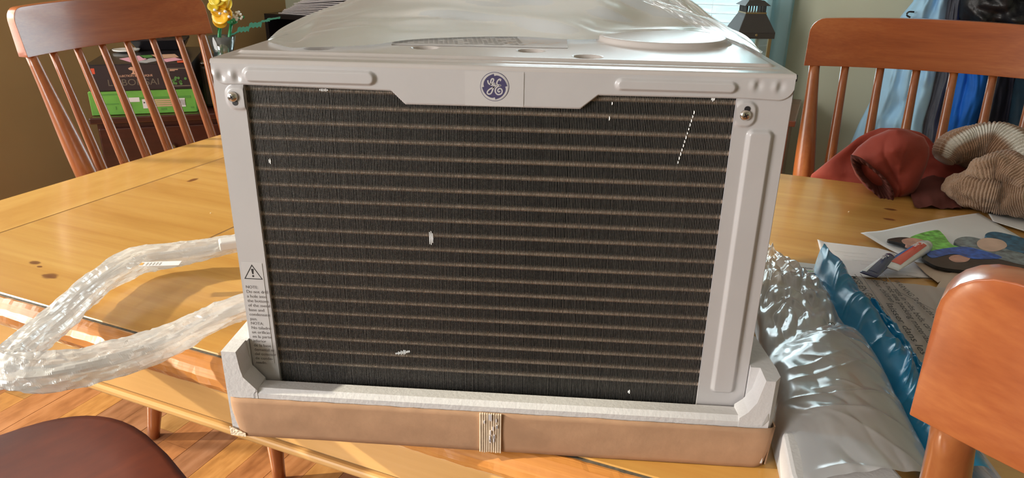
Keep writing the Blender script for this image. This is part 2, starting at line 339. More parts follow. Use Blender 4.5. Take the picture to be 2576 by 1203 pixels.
def text(name, s, P0, xd, yd, size, mat, parent, width=None, font_shear=0.0, bold=0.0):
    """flat lettering converted to a mesh; P0 world origin, xd/yd unit directions"""
    cu = bpy.data.curves.new('t', 'FONT'); cu.body = s; cu.size = 1.0; cu.shear = font_shear; cu.offset = bold; cu.resolution_u = 3
    o = bpy.data.objects.new('t', cu); COL.objects.link(o)
    bpy.context.view_layer.update()
    me = bpy.data.meshes.new_from_object(o.evaluated_get(bpy.context.evaluated_depsgraph_get()))
    vs = np.array([v.co[:] for v in me.vertices]).reshape(-1, 3); fs = [tuple(p.vertices) for p in me.polygons]
    bpy.data.objects.remove(o); bpy.data.curves.remove(cu); bpy.data.meshes.remove(me)
    if len(vs) == 0: return None
    sx = size if width is None else width/vs[:, 0].max()
    P0, xd, yd = np.array(P0), np.array(xd), np.array(yd)
    w = [P0+xd*(v[0]*sx)+yd*(v[1]*size) for v in vs]
    return ob(name, w, fs, mat, parent)
def ribbon(pts, wid, n=60, closed=False):
    P = catmull(pts, n); v = []; f = []
    for i, p in enumerate(P):
        t = P[min(i+1, n-1)]-P[max(i-1, 0)]; t /= np.linalg.norm(t)+1e-9; w = wid(i/(n-1)) if callable(wid) else wid
        q = np.array([-t[1], t[0]])*w/2; v += [p+q, p-q]
    f = [(2*i, 2*i+1, 2*i+3, 2*i+2) for i in range(n-1)]
    return v, f
def smooth(a, b, x): t = min(1, max(0, (x-a)/(b-a))); return t*t*(3-2*t)

# ================================================================== room shell
WU0, WU1, WV0, WV1, WH = -2.2, 2.5, -2.6, 2.75, 2.5
def wall_panel(name, along, at, a0, a1, holes, thick):
    """wall along 'u' (at v=at) or 'v' (at u=at), rectangular holes (a,b,z0,z1)"""
    xs = sorted({a0, a1} | {h[0] for h in holes} | {h[1] for h in holes}); zs = sorted({0.0, WH} | {h[2] for h in holes} | {h[3] for h in holes})
    m = MB()
    for i in range(len(xs)-1):
        for j in range(len(zs)-1):
            cx, cz = (xs[i]+xs[i+1])/2, (zs[j]+zs[j+1])/2
            if any(h[0] < cx < h[1] and h[2] < cz < h[3] for h in holes): continue
            lo, hi = (at, at+thick) if thick > 0 else (at+thick, at)
            m.add(*(boxu(xs[i], xs[i+1], lo, hi, zs[j], zs[j+1]) if along == 'u' else boxu(lo, hi, xs[i], xs[i+1], zs[j], zs[j+1])))
    o = ob(name, m.v, m.f, 'wall_sage_warm_light' if name == 'wall_left' else 'wall_sage', rz=ANG, loc=(0, 0, 0)); o['kind'] = 'structure'; return o
BW = (-1.0, 0.22, 0.72, 2.15)
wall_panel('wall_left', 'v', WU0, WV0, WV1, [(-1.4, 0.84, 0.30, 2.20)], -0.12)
wall_panel('wall_back', 'u', WV1, WU0, WU1, [BW], 0.12)
wall_panel('wall_right', 'v', WU1, WV0, WV1, [], 0.12)
wall_panel('wall_front', 'u', WV0, WU0, WU1, [(-2.05, -0.65, 0.85, 2.15)], -0.12)
o = ob('ceiling', *boxu(WU0, WU1, WV0, WV1, WH, WH+0.1), 'ceiling_white'); o['kind'] = 'structure'
o = ob('baseboard_back', *boxu(WU0, WU1, WV1-0.015, WV1, 0, 0.11), 'trim_white'); o['kind'] = 'structure'
o = ob('baseboard_left', *boxu(WU0, WU0+0.015, WV0, WV1-0.016, 0, 0.11), 'trim_white'); o['kind'] = 'structure'
# floor: hardwood strips
fl = thing('floor', None, None, (0, 0, 0), ANG); fl['kind'] = 'structure'
ob('subfloor', *boxu(WU0, WU1, WV0, WV1, -0.06, -0.021), 'floor_oak2', fl)
rest = {i: MB() for i in range(4)}; pw = 0.083; i = 0; npl = 0; u = WU0
vis_mesh = {}
while u < WU1-0.001:
    v = WV0 - random.random()*0.9
    while v < WV1:
        L = random.choice((0.7, 0.9, 1.1)); v0, v1 = max(v, WV0), min(v+L, WV1); v += L
        if v1-v0 < 0.05: continue
        u1 = min(u+pw, WU1); k = random.randrange(4)
        pts = boxu(u+0.0006, u1-0.0006, v0+0.0006, v1-0.0006, -0.021, random.uniform(-0.0006, 0))
        if -2.0 < u < 0.2 and v1 > 0.1 and v0 < 2.0:
            ob('plank', *pts, 'floor_oak%d' % k, fl); npl += 1
        else: rest[k].add(*pts)
    u += pw
for k in rest: o = ob('planks', rest[k].v, rest[k].f, 'floor_oak%d' % k, fl); o['kind'] = 'stuff'
# windows
def window(name, along, at, a0, a1, z0, z1, sgn, muntins=1):
    w = thing(name, None, None, (0, 0, 0), ANG); w['kind'] = 'structure'
    def B(p0, p1, q0, q1, zz0, zz1):
        lo, hi = sorted((at+sgn*q0, at+sgn*q1)); return boxu(p0, p1, lo, hi, zz0, zz1) if along == 'u' else boxu(lo, hi, p0, p1, zz0, zz1)
    m = MB(); t = 0.045
    for r in ((a0, a0+t, z0, z1), (a1-t, a1, z0, z1), (a0+t, a1-t, z0, z0+t), (a0+t, a1-t, z1-t, z1)): m.add(*B(r[0], r[1], 0.03, 0.09, r[2], r[3]))
    ob('window_frame', m.v, m.f, 'trim_white', w)
    m = MB(); t = 0.06
    for r in ((a0-t, a0, z0-t, z1+t), (a1, a1+t, z0-t, z1+t), (a0, a1, z1, z1+t), (a0-t*1.2, a1+t*1.2, z0-t, z0)): m.add(*B(r[0], r[1], -0.018, -0.0005, r[2], r[3]))
    ob('window_casing', m.v, m.f, 'trim_white', w)
    zm = (z0+z1)/2; ob('meeting_rail', *B(a0+0.045, a1-0.045, 0.045, 0.08, zm-0.018, zm+0.018), 'trim_white', w)
    ob('glass_pane', *B(a0+0.045, a1-0.045, 0.0605, 0.0625, z0+0.045, z1-0.045), 'clear_glass', w)
    for q in range(muntins):
        a = a0+(a1-a0)*(q+1)/(muntins+1); ob('muntin', *B(a-0.01, a+0.01, 0.05, 0.075, z0+0.045, z1-0.045), 'trim_white', w)
    return w
w1 = window('window_1', 'u', WV1, *BW, 1, 0)
w2 = window('window_2', 'v', WU0, -1.4, 0.84, 0.30, 2.20, -1, 2)
w3 = window('fill_window', 'u', WV0, -2.05, -0.65, 0.85, 2.15, -1, 1)  # unseen window, added to house the front fill light
bl = thing('window_blind', 'white horizontal slat blind hanging in the window behind the lantern', 'blind', X(-0.39, 2.765, 0.77), ANG)
k = 0; z = 0.775
ob('head_rail', *boxu(-0.94, 0.16, 2.752, 2.775, 2.05, 2.10), 'slat_white', bl)
while z < 2.04:
    ob('slat', [X(-0.94, 2.754, z+0.006), X(0.16, 2.754, z+0.006), X(0.16, 2.774, z-0.001), X(-0.94, 2.774, z-0.001), X(-0.94, 2.754, z+0.008), X(0.16, 2.754, z+0.008), X(0.16, 2.774, z+0.001), X(-0.94, 2.774, z+0.001)], box8([0]*8)[1], 'slat_white', bl)
    z += 0.034
for a in (-0.7, 0.0): ob('ladder_cord', *tube([X(a, 2.764, 0.77), X(a, 2.764, 2.06)], 0.0012, 5), 'slat_white', bl)
# curtain
def curtain(name, u0, u1, label, mat, ph, v0=2.70, amp=0.018):
    m = grid(lambda s, t: X(u0+(u1-u0)*s+0.006*math.sin(9*s+3*t), v0+amp*math.sin(s*(u1-u0)*95+ph+0.5*math.sin(3*t))+0.004*fb(s*4, t*3, ph), 0.28+1.95*t), 60, 24)
    o = ob(name, *m, mat, smooth=True, world='self'); return meta(o, label, 'curtain')
curtain('curtain', 0.13, 0.245, 'sheer pale turquoise curtain layer hanging nearest the window glass', 'curtain_sheer', 0.3, 2.715)
curtain('curtain', 0.215, 0.325, 'denser teal curtain edge hanging against the sage wall right of the lantern', 'curtain_dense', 2.0, 2.69, 0.012)
curtain('curtain', -1.12, -0.95, 'teal curtain gathered at the far side of the window behind the plastic', 'curtain_dense', 1.0, 2.70)
o = ob('curtain_rod', *tube([X(-1.25, 2.70, 2.25), X(0.45, 2.70, 2.25)], 0.009, 10), 'brass'); meta(o, 'thin rod carrying the teal curtains over the window', 'curtain rod')

# ================================================================== dining table
TB = thing('dining_table', 'honey pine dining table with a worn rounded edge and a breadboard end', 'table', X(0, 0.6, 0), ANG)
TU0, TU1, SA, SB, G, VR = -0.878, 1.42, -0.7215, -0.4025, 0.0762, 1.134
def tt(name, u0, u1, v0, v1, mat, dz=0.0):
    n = int((v1-v0)/0.02); return ob(name, *boxu(u0+0.0007, u1-0.0007, v0, v1, 0.735, 0.76+dz), mat, TB, bevel=0.0012, bseg=1)
# table parts carry table-aligned coordinates through their own frame: re-centre the empty on the origin
TB.location = (0, 0, 0)
tt('breadboard_end', TU0, SA, 0.045, VR+0.03, 'pine_end')
tt('leaf_board', SA, SB, G+0.0015, VR, 'pine_long')
tt('top_board', SB, TU1, G+0.0015, VR, 'pine_long', 0.0)
# rounded edge moulding: profile in (v,z)
prof = [(G-0.0015, 0.7365), (G-0.0015, 0.7585), (G-0.006, 0.7598), (G-0.014, 0.7585), (G-0.022, 0.7545), (G-0.028, 0.748), (G-0.030, 0.741), (G-0.028, 0.735), (G-0.022, 0.7315), (G-0.0, 0.7315)]
def mould(u0, u1):
    n = max(2, int((u1-u0)/0.006)); v = []; f = []; k = len(prof)
    for i in range(n+1):
        u = u0+(u1-u0)*i/n
        for (a, z) in prof: w = 0.0010*fb(u*60, a*300, z*300) if a < G-0.003 else 0; v.append(X(u, a+w, z+w*0.7))
    for i in range(n):
        for j in range(k): f.append((i*k+j, i*k+(j+1) % k, (i+1)*k+(j+1) % k, (i+1)*k+j))
    f.append(tuple(range(k))[::-1]); f.append(tuple(n*k+j for j in range(k)))
    return ob('edge_moulding', v, f, 'pine_edge', TB, smooth=False)
mould(SA+0.001, SB-0.0015); mould(SB+0.0015, TU1); 
ob('edge_groove', *boxu(SA, TU1, G-0.0045, G+0.0035, 0.745, 0.7588), 'groove', TB)
ob('seam_groove', *boxu(SB-0.0009, SB+0.0009, G, VR, 0.745, 0.7592), 'groove', TB)
ob('seam_groove', *boxu(SA-0.0009, SA+0.0009, G, VR, 0.745, 0.7592), 'groove', TB)
# apron boards with lower bead
for (u0, u1) in ((SA-0.1, SB-0.001), (SB+0.001, TU1-0.08)):
    ob('apron_board', *boxu(u0, u1, 0.052, 0.075, 0.6885, 0.7312), 'pine_apron', TB, bevel=0.001, bseg=1)
    ob('apron_bead', *boxu(u0, u1, 0.047, 0.078, 0.676, 0.6862), 'pine_apron', TB, bevel=0.003)
ob('apron_groove', *boxu(SA-0.1, TU1-0.08, 0.055, 0.075, 0.6862, 0.6885), 'groove', TB)
ob('apron_board', *boxu(TU0+0.10, TU0+0.125, 0.08, VR-0.08, 0.675, 0.7345), 'pine_apron', TB)
ob('apron_board', *boxu(TU0+0.126, TU1-0.08, VR-0.10, VR-0.078, 0.675, 0.7345), 'pine_apron', TB)
for (a, b) in ((TU0+0.16, 0.95), (TU1-0.16, 0.16), (TU1-0.16, 0.95), (0.2, 0.6)):
    ob('leg', *lathe(X(a, b, 0), [(0.022, 0), (0.03, 0.04), (0.034, 0.3), (0.036, 0.5), (0.03, 0.54), (0.038, 0.57), (0.038, 0.734)], 20), 'pine_apron', TB, smooth=True)

# ================================================================== chairs
RAILZ0, RAILZ1 = 0.958, 1.060
def make_chair(name, label):
    t = thing(name, label, 'chair', group='cherry stained spindle back chairs around the table')
    def P(n, vf, m, sm=True, **k): return ob(n, *vf, m, t, smooth=sm, world=False, **k)
    # saddle seat
    def seat(s, q):  # polar grid
        pass
    N = 48; v = []; f = []; rings = [(0.0, 0), (0.35, 0), (0.7, 0), (0.93, 0), (0.985, 1), (1.0, 2), (0.985, 3), (0.9, 4), (0.0, 4)]
    for (r, lv) in rings:
        for k in range(N):
            a = 2*math.pi*k/N; e = 2/3.4; cx = math.copysign(abs(math.cos(a))**e, math.cos(a)); sy = math.copysign(abs(math.sin(a))**e, math.sin(a))
            wx = 0.245-0.02*(sy < 0)*abs(sy); x = wx*cx*r; y = 0.215*sy*r + 0.02*r*(1-abs(cx)**2)*(sy > 0)
            dish = -0.010*(1-min(1, (r/0.9)**2))+0.004*math.exp(-(x/0.04)**2)*(y > 0)*r
            z = {0: 0.452+dish, 1: 0.449, 2: 0.440, 3: 0.431, 4: 0.426}[lv]; v.append((x, y, z))
    for i in range(len(rings)-1):
        for k in range(N): f.append((i*N+k, i*N+(k+1) % N, (i+1)*N+(k+1) % N, (i+1)*N+k))
    P('seat', (v, f), 'cherry')
    # crest rail: concave toward the sitter, leaning back
    hw = 0.273; yb, lean = -0.292, 0.21
    def arc(x): return -0.052*(1-(x/hw)**2)
    nu, nz_ = 40, 10; v = []; f = []
    for i in range(nu+1):
        q_ = -1+2*i/nu; x = hw*math.sin(q_*math.pi/2); e = (hw-abs(x))
        top = RAILZ1 - 0.030*(1-math.sqrt(max(0, 1-(1-min(1, e/0.030))**2))) + 0.006*(1-(x/hw)**2)
        bot = RAILZ0
        for j in range(nz_+1):
            z = bot+(top-bot)*j/nz_; y = yb+arc(x)-lean*(z-RAILZ0)
            v.append((x, y, z))
        for j in range(nz_, -1, -1):
            z = bot+(top-bot)*j/nz_; y = yb+arc(x)-lean*(z-RAILZ0)-0.030+0.006*(j/nz_); v.append((x, y, z))
    k = 2*(nz_+1)
    for i in range(nu):
        for j in range(k): f.append((i*k+j, i*k+(j+1) % k, (i+1)*k+(j+1) % k, (i+1)*k+j))
    f.append(tuple(range(k))[::-1]); f.append(tuple(nu*k+j for j in range(k)))
    P('crest_rail', (v, f), 'cherry_rail', True, bevel=0.004, bseg=3)
    # smooth shading only where flat enough
    for s in (-1, 1):
        A = np.array([s*0.215, -0.178, 0.445]); B = np.array([s*0.252, yb+arc(0.252)-0.019, RAILZ0+0.02]); n = 14; pts = [A+(B-A)*i/(n-1) for i in range(n)]
        R = [0.0115+0.0125*(1-smooth(0.45, 1.0, i/(n-1))) - 0.004*(1-smooth(0.0, 0.3, i/(n-1))) for i in range(n)]
        P('back_post', tube(pts, R, 16), 'cherry_pole')
    for q in range(6):
        xs = -0.175+0.35*q/5; xt = -0.1855+0.371*q/5; A = np.array([xs, -0.186-0.010*(1-(xs/0.18)**2), 0.445]); B = np.array([xt*1.0, yb+arc(xt)-0.018, RAILZ0+0.02]); n = 10
        P('spindle', tube([A+(B-A)*i/(n-1) for i in range(n)], [0.0098+0.0032*math.sin(math.pi*min(1, (i/(n-1))*1.1))**2-0.001*i/(n-1) for i in range(n)], 12), 'cherry_pole')
    feet = {}
    for sx in (-1, 1):
        for sy in (-1, 1):
            A = np.array([sx*0.18, sy*0.15+0.03, 0.43]); B = np.array([sx*0.285, sy*0.205+0.075, 0.0]); feet[sx, sy] = (A, B); n = 12
            P('leg', tube([A+(B-A)*i/(n-1) for i in range(n)], [0.015+0.0085*math.sin(math.pi*min(1, i/(n-1)*1.05)) for i in range(n)], 16), 'cherry_pole')
    at = lambda k, z: feet[k][1]+(feet[k][0]-feet[k][1])*z/0.43
    for sx in (-1, 1): P('stretcher', tube([lin([at((sx, -1), 0.19), at((sx, 1), 0.19)], i/8) for i in range(9)], [0.008+0.005*math.sin(math.pi*i/8) for i in range(9)], 10), 'cherry_pole')
    m0 = (at((-1, -1), 0.19)+at((-1, 1), 0.19))/2; m1 = (at((1, -1), 0.19)+at((1, 1), 0.19))/2
    P('stretcher', tube([lin([m0, m1], i/8) for i in range(9)], [0.008+0.005*math.sin(math.pi*i/8) for i in range(9)], 10), 'cherry_pole')
    return t
def dup(root, loc, rz, label):
    r = root.copy(); COL.objects.link(r); r.location = loc; r.rotation_euler = (0, 0, rz); r['label'] = label
    for ch in root.children:
        c = ch.copy(); COL.objects.link(c); c.parent = r
    return r
hw = 0.273
# chair 1 at the breadboard end, faces +u
e = UVc(bz(65, 145, RAILZ0)); e2 = UVc(bz(533, 85, RAILZ0)); cu = (e[0]+e2[0])/2
ch1 = make_chair('dining_chair', 'spindle back chair at the breadboard end of the table, in front of the stacked boxes')
ch1.location = X(cu+0.292, e[1]+hw, 0); ch1.rotation_euler = (0, 0, ANG-math.pi/2)
e = UVc(bz(2022, 165, RAILZ0))
dup(ch1, X(e[0]+hw, e[1]-0.292, 0), ANG+math.pi, 'spindle back chair in front of the hanging coats, rust jacket heaped on it')
yaw3 = math.radians(-14); e = UVc(bz(2292, 1032, RAILZ0))
lx, ly = -hw, -0.292-0.024; c3, s3 = math.cos(yaw3), math.sin(yaw3)
dup(ch1, X(e[0]-(c3*lx-s3*ly), e[1]-(s3*lx+c3*ly), 0), ANG+yaw3, 'spindle back chair nearest the viewer, its rail end covering the blue film')
dup(ch1, X(-0.475, -0.03, 0), ANG+math.radians(-20), 'spindle back chair of which only the dark seat shows, below the bagged cord')

# ================================================================== air conditioner
ZT = 1.116; ACW = 0.47; ACD = 0.40; ZB = 0.785
AC = thing('air_conditioner', 'white window air conditioner standing on end of its foam tray, rear coil towards the viewer', 'air conditioner', (0.235, 0.2, ZB))
def px(a, b): q = by(a, b, 0); return q[0], q[2]
def sdbar(x, z, x0, x1, z0, z1, r):
    cx = (x0+x1)/2; cz = (z0+z1)/2; dx = abs(x-cx)-((x1-x0)/2-r); dz = abs(z-cz)-((z1-z0)/2-r)
    return math.hypot(max(dx, 0), max(dz, 0))+min(max(dx, dz), 0)-r
def ridge(d, w, h): return h*(1-smooth(-w, w*0.3, d))
# top bar (front flange of the top panel)
x1l = 0.0255; x1r = 0.4272
bot = [(0.0, ZT-0.0215), (x1l, ZT-0.0207), (0.1498, ZT-0.0222), (0.1609, ZT-0.0329), (0.3041, ZT-0.0322), (0.3178, ZT-0.0208), (x1r, ZT-0.0200), (ACW, ZT-0.0215)]
def botz(x):
    for (a, b), (c, d) in zip(bot, bot[1:]):
        if x <= c: return b+(d-b)*(x-a)/(c-a)
    return bot[-1][1]
def flange(s, t):
    x = 0.0005+0.469*s; zb = botz(x)
    r = 0.012; e = min(x, ACW-x)
    if e < r: zb = zb + (r-math.sqrt(max(0, r*r-(r-e)**2)))
    z = zb+(ZT-0.0035-zb)*t
    h = ridge(sdbar(x, z, 0.0275, 0.1375, ZT-0.0182, ZT-0.0063, 0.0055), 0.0022, 0.0030)
    h += ridge(sdbar(x, z, 0.331, 0.4255, ZT-0.0162, ZT-0.0065, 0.0048), 0.0022, 0.0030)
    for (cx, cz) in ((0.0058, ZT-0.0135), (0.0195, ZT-0.0138), (0.4400, ZT-0.0092), (0.4570, ZT-0.0098)):
        h -= 0.0014*math.exp(-((x-cx-0.002)**2/0.0022**2+(z-cz)**2/0.0032**2)/1.4); h += 0.0011*math.exp(-((x-cx+0.002)**2/0.0022**2+(z-cz)**2/0.0032**2)/1.4)
    e2 = min(t*(ZT-zb), 0.002); h -= 0.0012*(1-smooth(0, 0.0012, (z-zb)))
    return (x, -0.0016-h, z)
ob('top_flange', *grid(flange, 420, 44), 'steel_white', AC, smooth=True)
# top panel as a pressed sheet
DIM = [bz(803, 128, ZT)[:2], bz(1070, 126, ZT)[:2], bz(1335, 134, ZT)[:2], bz(1478, 149, ZT)[:2]]
DC = (0.386, 0.175); DR = 0.066
def topf(s, t):
    x = ACW*s; tt_ = t
    # first rows roll over the front edge
    if t < 0.03: a = t/0.03*math.pi/2; y = -0.0016+0.0035*(1-math.cos(a)); z = ZT-0.0035+0.0035*math.sin(a)
    else: y = 0.0019+(ACD-0.0019)*((t-0.03)/0.97)**1.35; z = ZT
    if y > 0.002:
        z += ridge(sdbar(x, y, 0.007, 0.4625, 0.0335, 0.60, 0.006), 0.003, 0.0022)
        z += 0.0012*math.exp(-((y-0.018)/0.003)**2)*smooth(0.01, 0.02, x)*smooth(0.465, 0.45, x)
        for (cx, cy) in DIM:
            d = math.hypot(x-cx, y-cy); z -= 0.0075*(1-smooth(0.0075, 0.0128, d))
        d = math.hypot(x-DC[0], y-DC[1])-DR; z += 0.0055*(1-smooth(-0.004, 0.0015, d))
    return (x, y, z)
ob('top_panel', *grid(topf, 330, 260), 'steel_top', AC, smooth=True)
# side posts of the frame
ZP = 0.790
def lpost(s, t):
    x = 0.0004+0.0250*s; z = ZP+(ZT-0.014-ZP)*t; xe = x
    d = sdbar(x, z, 0.0095, 0.030, ZT-0.0420, ZT-0.0215, 0.008); h = ridge(d, 0.0022, 0.0022)
    return (xe, -h, z)
def rpost(s, t):
    x = x1r+(ACW-0.0004-x1r)*s; z = ZP+(ZT-0.014-ZP)*t
    h = ridge(sdbar(x, z, 0.425, 0.4440, ZT-0.0430, ZT-0.0215, 0.008), 0.0022, 0.0022)
    h += ridge(sdbar(x, z, 0.4385, 0.4590, 0.8225, ZT-0.0445, 0.005), 0.0024, 0.0034)
    return (x, -h, z)
ob('left_post', *grid(lpost, 34, 300), 'steel_white', AC, smooth=True)
ob('right_post', *grid(rpost, 56, 380), 'steel_white', AC, smooth=True)
m = MB()
m.add(*boxw(0.0, ACW, 0.018, ACD, ZB, ZT-0.012)); m.add(*boxw(0.0, 0.0012, 0.0003, 0.03, ZB, ZT-0.004)); m.add(*boxw(ACW-0.0012, ACW, 0.0003, 0.03, ZB, ZT-0.004))
m.add(*boxw(0.0, 0.001, 0.0003, ACD, ZT-0.02, ZT-0.001)); m.add(*boxw(ACW-0.001, ACW, 0.0003, ACD, ZT-0.02, ZT-0.001)); m.add(*boxw(0, ACW, ACD-0.001, ACD, ZT-0.02, ZT))
m.add(*boxw(0.0238, 0.0252, 0.0003, 0.018, ZB, ZT-0.015)); m.add(*boxw(x1r, x1r+0.0014, 0.0003, 0.018, ZB, ZT-0.015))
ob('casing', m.v, m.f, 'steel_white', AC)
ob('front_grille_cover', *boxw(0.004, ACW-0.004, ACD, ACD+0.05, ZB+0.004, ZT-0.004), 'white_gloss', AC, bevel=0.012)
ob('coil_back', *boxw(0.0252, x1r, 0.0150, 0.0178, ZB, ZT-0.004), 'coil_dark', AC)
# fins: 298 thin corrugated sheets joined in one part
NF = 298; m = MB()
for i in range(NF):
    x = 0.0262+(x1r-0.0270)*(i+0.5)/NF; w = 0.00022+0.00004*random.random(); jt = random.gauss(0, 0.00004); zt = (botz(x)+0.004)
    zz = np.linspace(ZB+0.003, zt, 9); v = []; yj = 0.0003*random.random()
    for q, z in enumerate(zz):
        dx = jt + 0.00005*math.sin(q*1.7+i*0.05); y0 = 0.0032+yj
        v += [(x+dx-w, y0, z), (x+dx+w, y0, z), (x+dx+w, 0.0150, z), (x+dx-w, 0.0150, z)]
    f = []
    for q in range(8):
        a = q*4; f += [(a, a+1, a+5, a+4), (a+1, a+2, a+6, a+5), (a+3, a, a+4, a+7)]
    m.add(v, f)
o = ob('condenser_fins', m.v, m.f, 'fin_metal', AC); o['kind'] = 'stuff'
TP = 0.01394
for i in range(20):
    z = (0.8397-0.0130)+TP*i
    ob('coil_tube', *tube([(0.0255, 0.0062, z), (x1r-0.0002, 0.0062, z)], 0.0025, 8), 'tube_copper', AC)
m = MB()
def bent(a, b, n, dx, dzr, sl=0.0):
    for i in range(n):
        x, z = px(a, b); x += dx*(i-(n-1)/2); z += sl*(i-(n-1)/2); L = dzr*(0.5+0.5*random.random())*(1-abs(i-(n-1)/2)/(n))
        m.add([(x-0.0002, 0.0029, z-L), (x+0.0003, 0.0026, z-L), (x+0.0007, 0.0026, z), (x+0.0003, 0.0026, z+L), (x-0.0002, 0.0029, z+L)], [(0, 1, 2, 3, 4)])
bent(1083, 602, 3, 0.0013, 0.0115); bent(1011, 891, 11, 0.0013, 0.0028, 0.0003)
for i in range(13): bent(1747-3.4*i, 285+10.5*i, 1, 0, 0.0016)
bent(811, 228, 6, 0.0013, 0.002); bent(1795, 250, 3, 0.001, 0.003); bent(1540, 262, 1, 0, 0.002); bent(1533, 300, 1, 0, 0.002); bent(675, 408, 2, 0.001, 0.004); bent(1582, 990, 2, 0.001, 0.003)
ob('bent_fins', m.v, m.f, 'fin_glint', AC, label='bent shiny fin edges')
# screws in slots
def screw(a, b):
    x, z = px(a, b); y = -0.0026
    s = ob('screw', *lathe((x, y, z), [(0.0044, 0), (0.0044, 0.0004), (0.0040, 0.0016), (0.0028, 0.0024), (0.0010, 0.0027)], 24, (0, -1, 0)), 'screw_metal', AC, smooth=True)
    mm = MB(); th = 0.5
    for k in (0, 1):
        c, n_ = math.cos(th+k*math.pi/2), math.sin(th+k*math.pi/2); L, w = 0.0021, 0.00045; yy = y-0.00285
        mm.add([(x+c*L-n_*w, yy, z+n_*L+c*w), (x+c*L+n_*w, yy, z+n_*L-c*w), (x-c*L+n_*w, yy, z-n_*L-c*w), (x-c*L-n_*w, yy, z-n_*L+c*w)], [(0, 1, 2, 3)])
    ob('screw_recess', mm.v, mm.f, 'ink', s, world=True)
    return x, z
xl, zl = screw(589, 242); xr, zr = screw(1873, 288)
ob('screw_slot', *lathe((xl+0.0012, -0.0024, zl-0.0050), [(0.0024, 0), (0.0024, 0.0002)], 16, (0, -1, 0)), 'ink', AC)
ob('screw_slot', *lathe((xr+0.0010, -0.0024, zr+0.0048), [(0.0024, 0), (0.0024, 0.0002)], 16, (0, -1, 0)), 'ink', AC)
ob('corner_clip', *boxw(-0.0012, 0.0006, 0.0002, 0.008, ZT-0.0060, ZT-0.0005), 'black_plastic', AC, bevel=0.0008)
ob('corner_clip', *boxw(ACW-0.0006, ACW+0.0014, 0.0002, 0.010, ZT-0.0060, ZT-0.0005), 'black_plastic', AC, bevel=0.0008)
# stickers
def flatp(name, polys, y, mat, parent=AC, label=None):
    mm = MB()
    for p in polys: mm.add([(a, y, b) for a, b in p], [tuple(range(len(p)))])
    return ob(name, mm.v, mm.f, mat, parent, label=label)
p = [px(608, 660), px(658, 664), px(694, 914), px(640, 914)]
x0, x1 = 0.0026, 0.0219; z1s, z0s = p[0][1], p[2][1]
lb = ob('caution_label', *boxw(x0, x1, -0.0003, -0.0001, z0s, z1s), 'sticker', AC)
ob('label_edge', *boxw(x1-0.0001, x1+0.0001, -0.0004, -0.0003, z0s, z1s), 'ink_pale', lb)
tc_, tz = (x0+x1)/2, z1s-0.0015; tri = [(tc_, tz), (tc_+0.0088, tz-0.0150), (tc_-0.0088, tz-0.0150)]; tin = [(tc_, tz-0.0016), (tc_+0.0075, tz-0.0142), (tc_-0.0075, tz-0.0142)]
flatp('warning_triangle', [[tri[0], tri[1], tin[1], tin[0]], [tri[1], tri[2], tin[2], tin[1]], [tri[2], tri[0], tin[0], tin[2]]], -0.00045, 'ink', lb)
flatp('exclamation_mark', [[(tc_-0.0012, tz-0.0045), (tc_+0.0012, tz-0.0045), (tc_+0.0006, tz-0.0098), (tc_-0.0006, tz-0.0098)], [(tc_+0.0010*math.cos(a), tz-0.0118+0.0010*math.sin(a)) for a in np.linspace(0, 6.28, 12)[:-1]]], -0.00045, 'ink', lb)
lines = ["NOTE:", "Do not drill", "a hole into", "the bottom", "of the metal", "base and", "condensate", "pan.", "NOTA:", "No taladre", "un orificio", "en la parte", "inferior", "de la base", "demettal ni", "del colector", "de conde-", "nsado."]
zt0 = px(615, 722)[1]; zt1 = px(650, 912)[1]; st = (zt0-zt1)/(len(lines)-1)
for i, s in enumerate(lines):
    text('lettering', s, (x0+0.0010, -0.0005, zt0-st*i-0.0010), (1, 0, 0), (0, 0, 1), 0.0043 if not s.startswith('NOT') else 0.0041, 'ink_soft', lb, bold=0.004)
# logo plate with monogram
q0, q1 = 0.2105, 0.2580
lp = ob('logo_label', *boxw(q0, q1, -0.00185, -0.0017, ZT-0.0316, ZT-0.0040), 'sticker', AC)
ob('label_edge', *boxw(q1-0.00008, q1+0.00008, -0.0020, -0.00185, ZT-0.030, ZT-0.0050), 'ink_pale', lp)
lcx, lcz = px(1245, 217); LR = 0.01165; sc = LR/290.0
def L2(a, b): return (lcx+(a-1325)*sc, lcz-(b-540)*sc)
circ = lambda r, n=64: [(lcx+r*math.cos(2*math.pi*k/n), lcz+r*math.sin(2*math.pi*k/n)) for k in range(n)]
flatp('logo_ring', [circ(LR)], -0.0020, 'logo_navy', lp); flatp('logo_ring', [circ(LR*0.965)], -0.0021, 'sticker', lp); flatp('logo_disc', [circ(LR*0.895)], -0.0022, 'logo_navy', lp)
def lrib(name, pts, wid, n=70):
    v, f = ribbon([np.array(L2(*p_)) for p_ in pts], (lambda t: wid(t)*sc) if callable(wid) else wid*sc, n)
    return ob(name, [(a[0], -0.0023, a[1]) for a in v], f, 'sticker', lp)
for a0 in (93, 3, -87, 183):
    pts = []
    for k in range(9):
        a = math.radians(a0-k*11); r = (236 if k == 0 else 252-4*(k == 1)) if k < 8 else 255; pts.append((1325+r*math.cos(a), 540-r*math.sin(a)))
    lrib('logo_swoosh', pts, lambda t: 44*(1-t)**0.8+4, 30)
lrib('monogram', [(1188, 415), (1196, 465), (1230, 495), (1268, 480), (1300, 425), (1300, 388), (1268, 388), (1246, 440), (1252, 500), (1285, 508), (1318, 470), (1322, 500), (1300, 560), (1262, 660), (1222, 690), (1183, 680), (1182, 640), (1230, 590), (1310, 548), (1375, 500)], 27, 140)
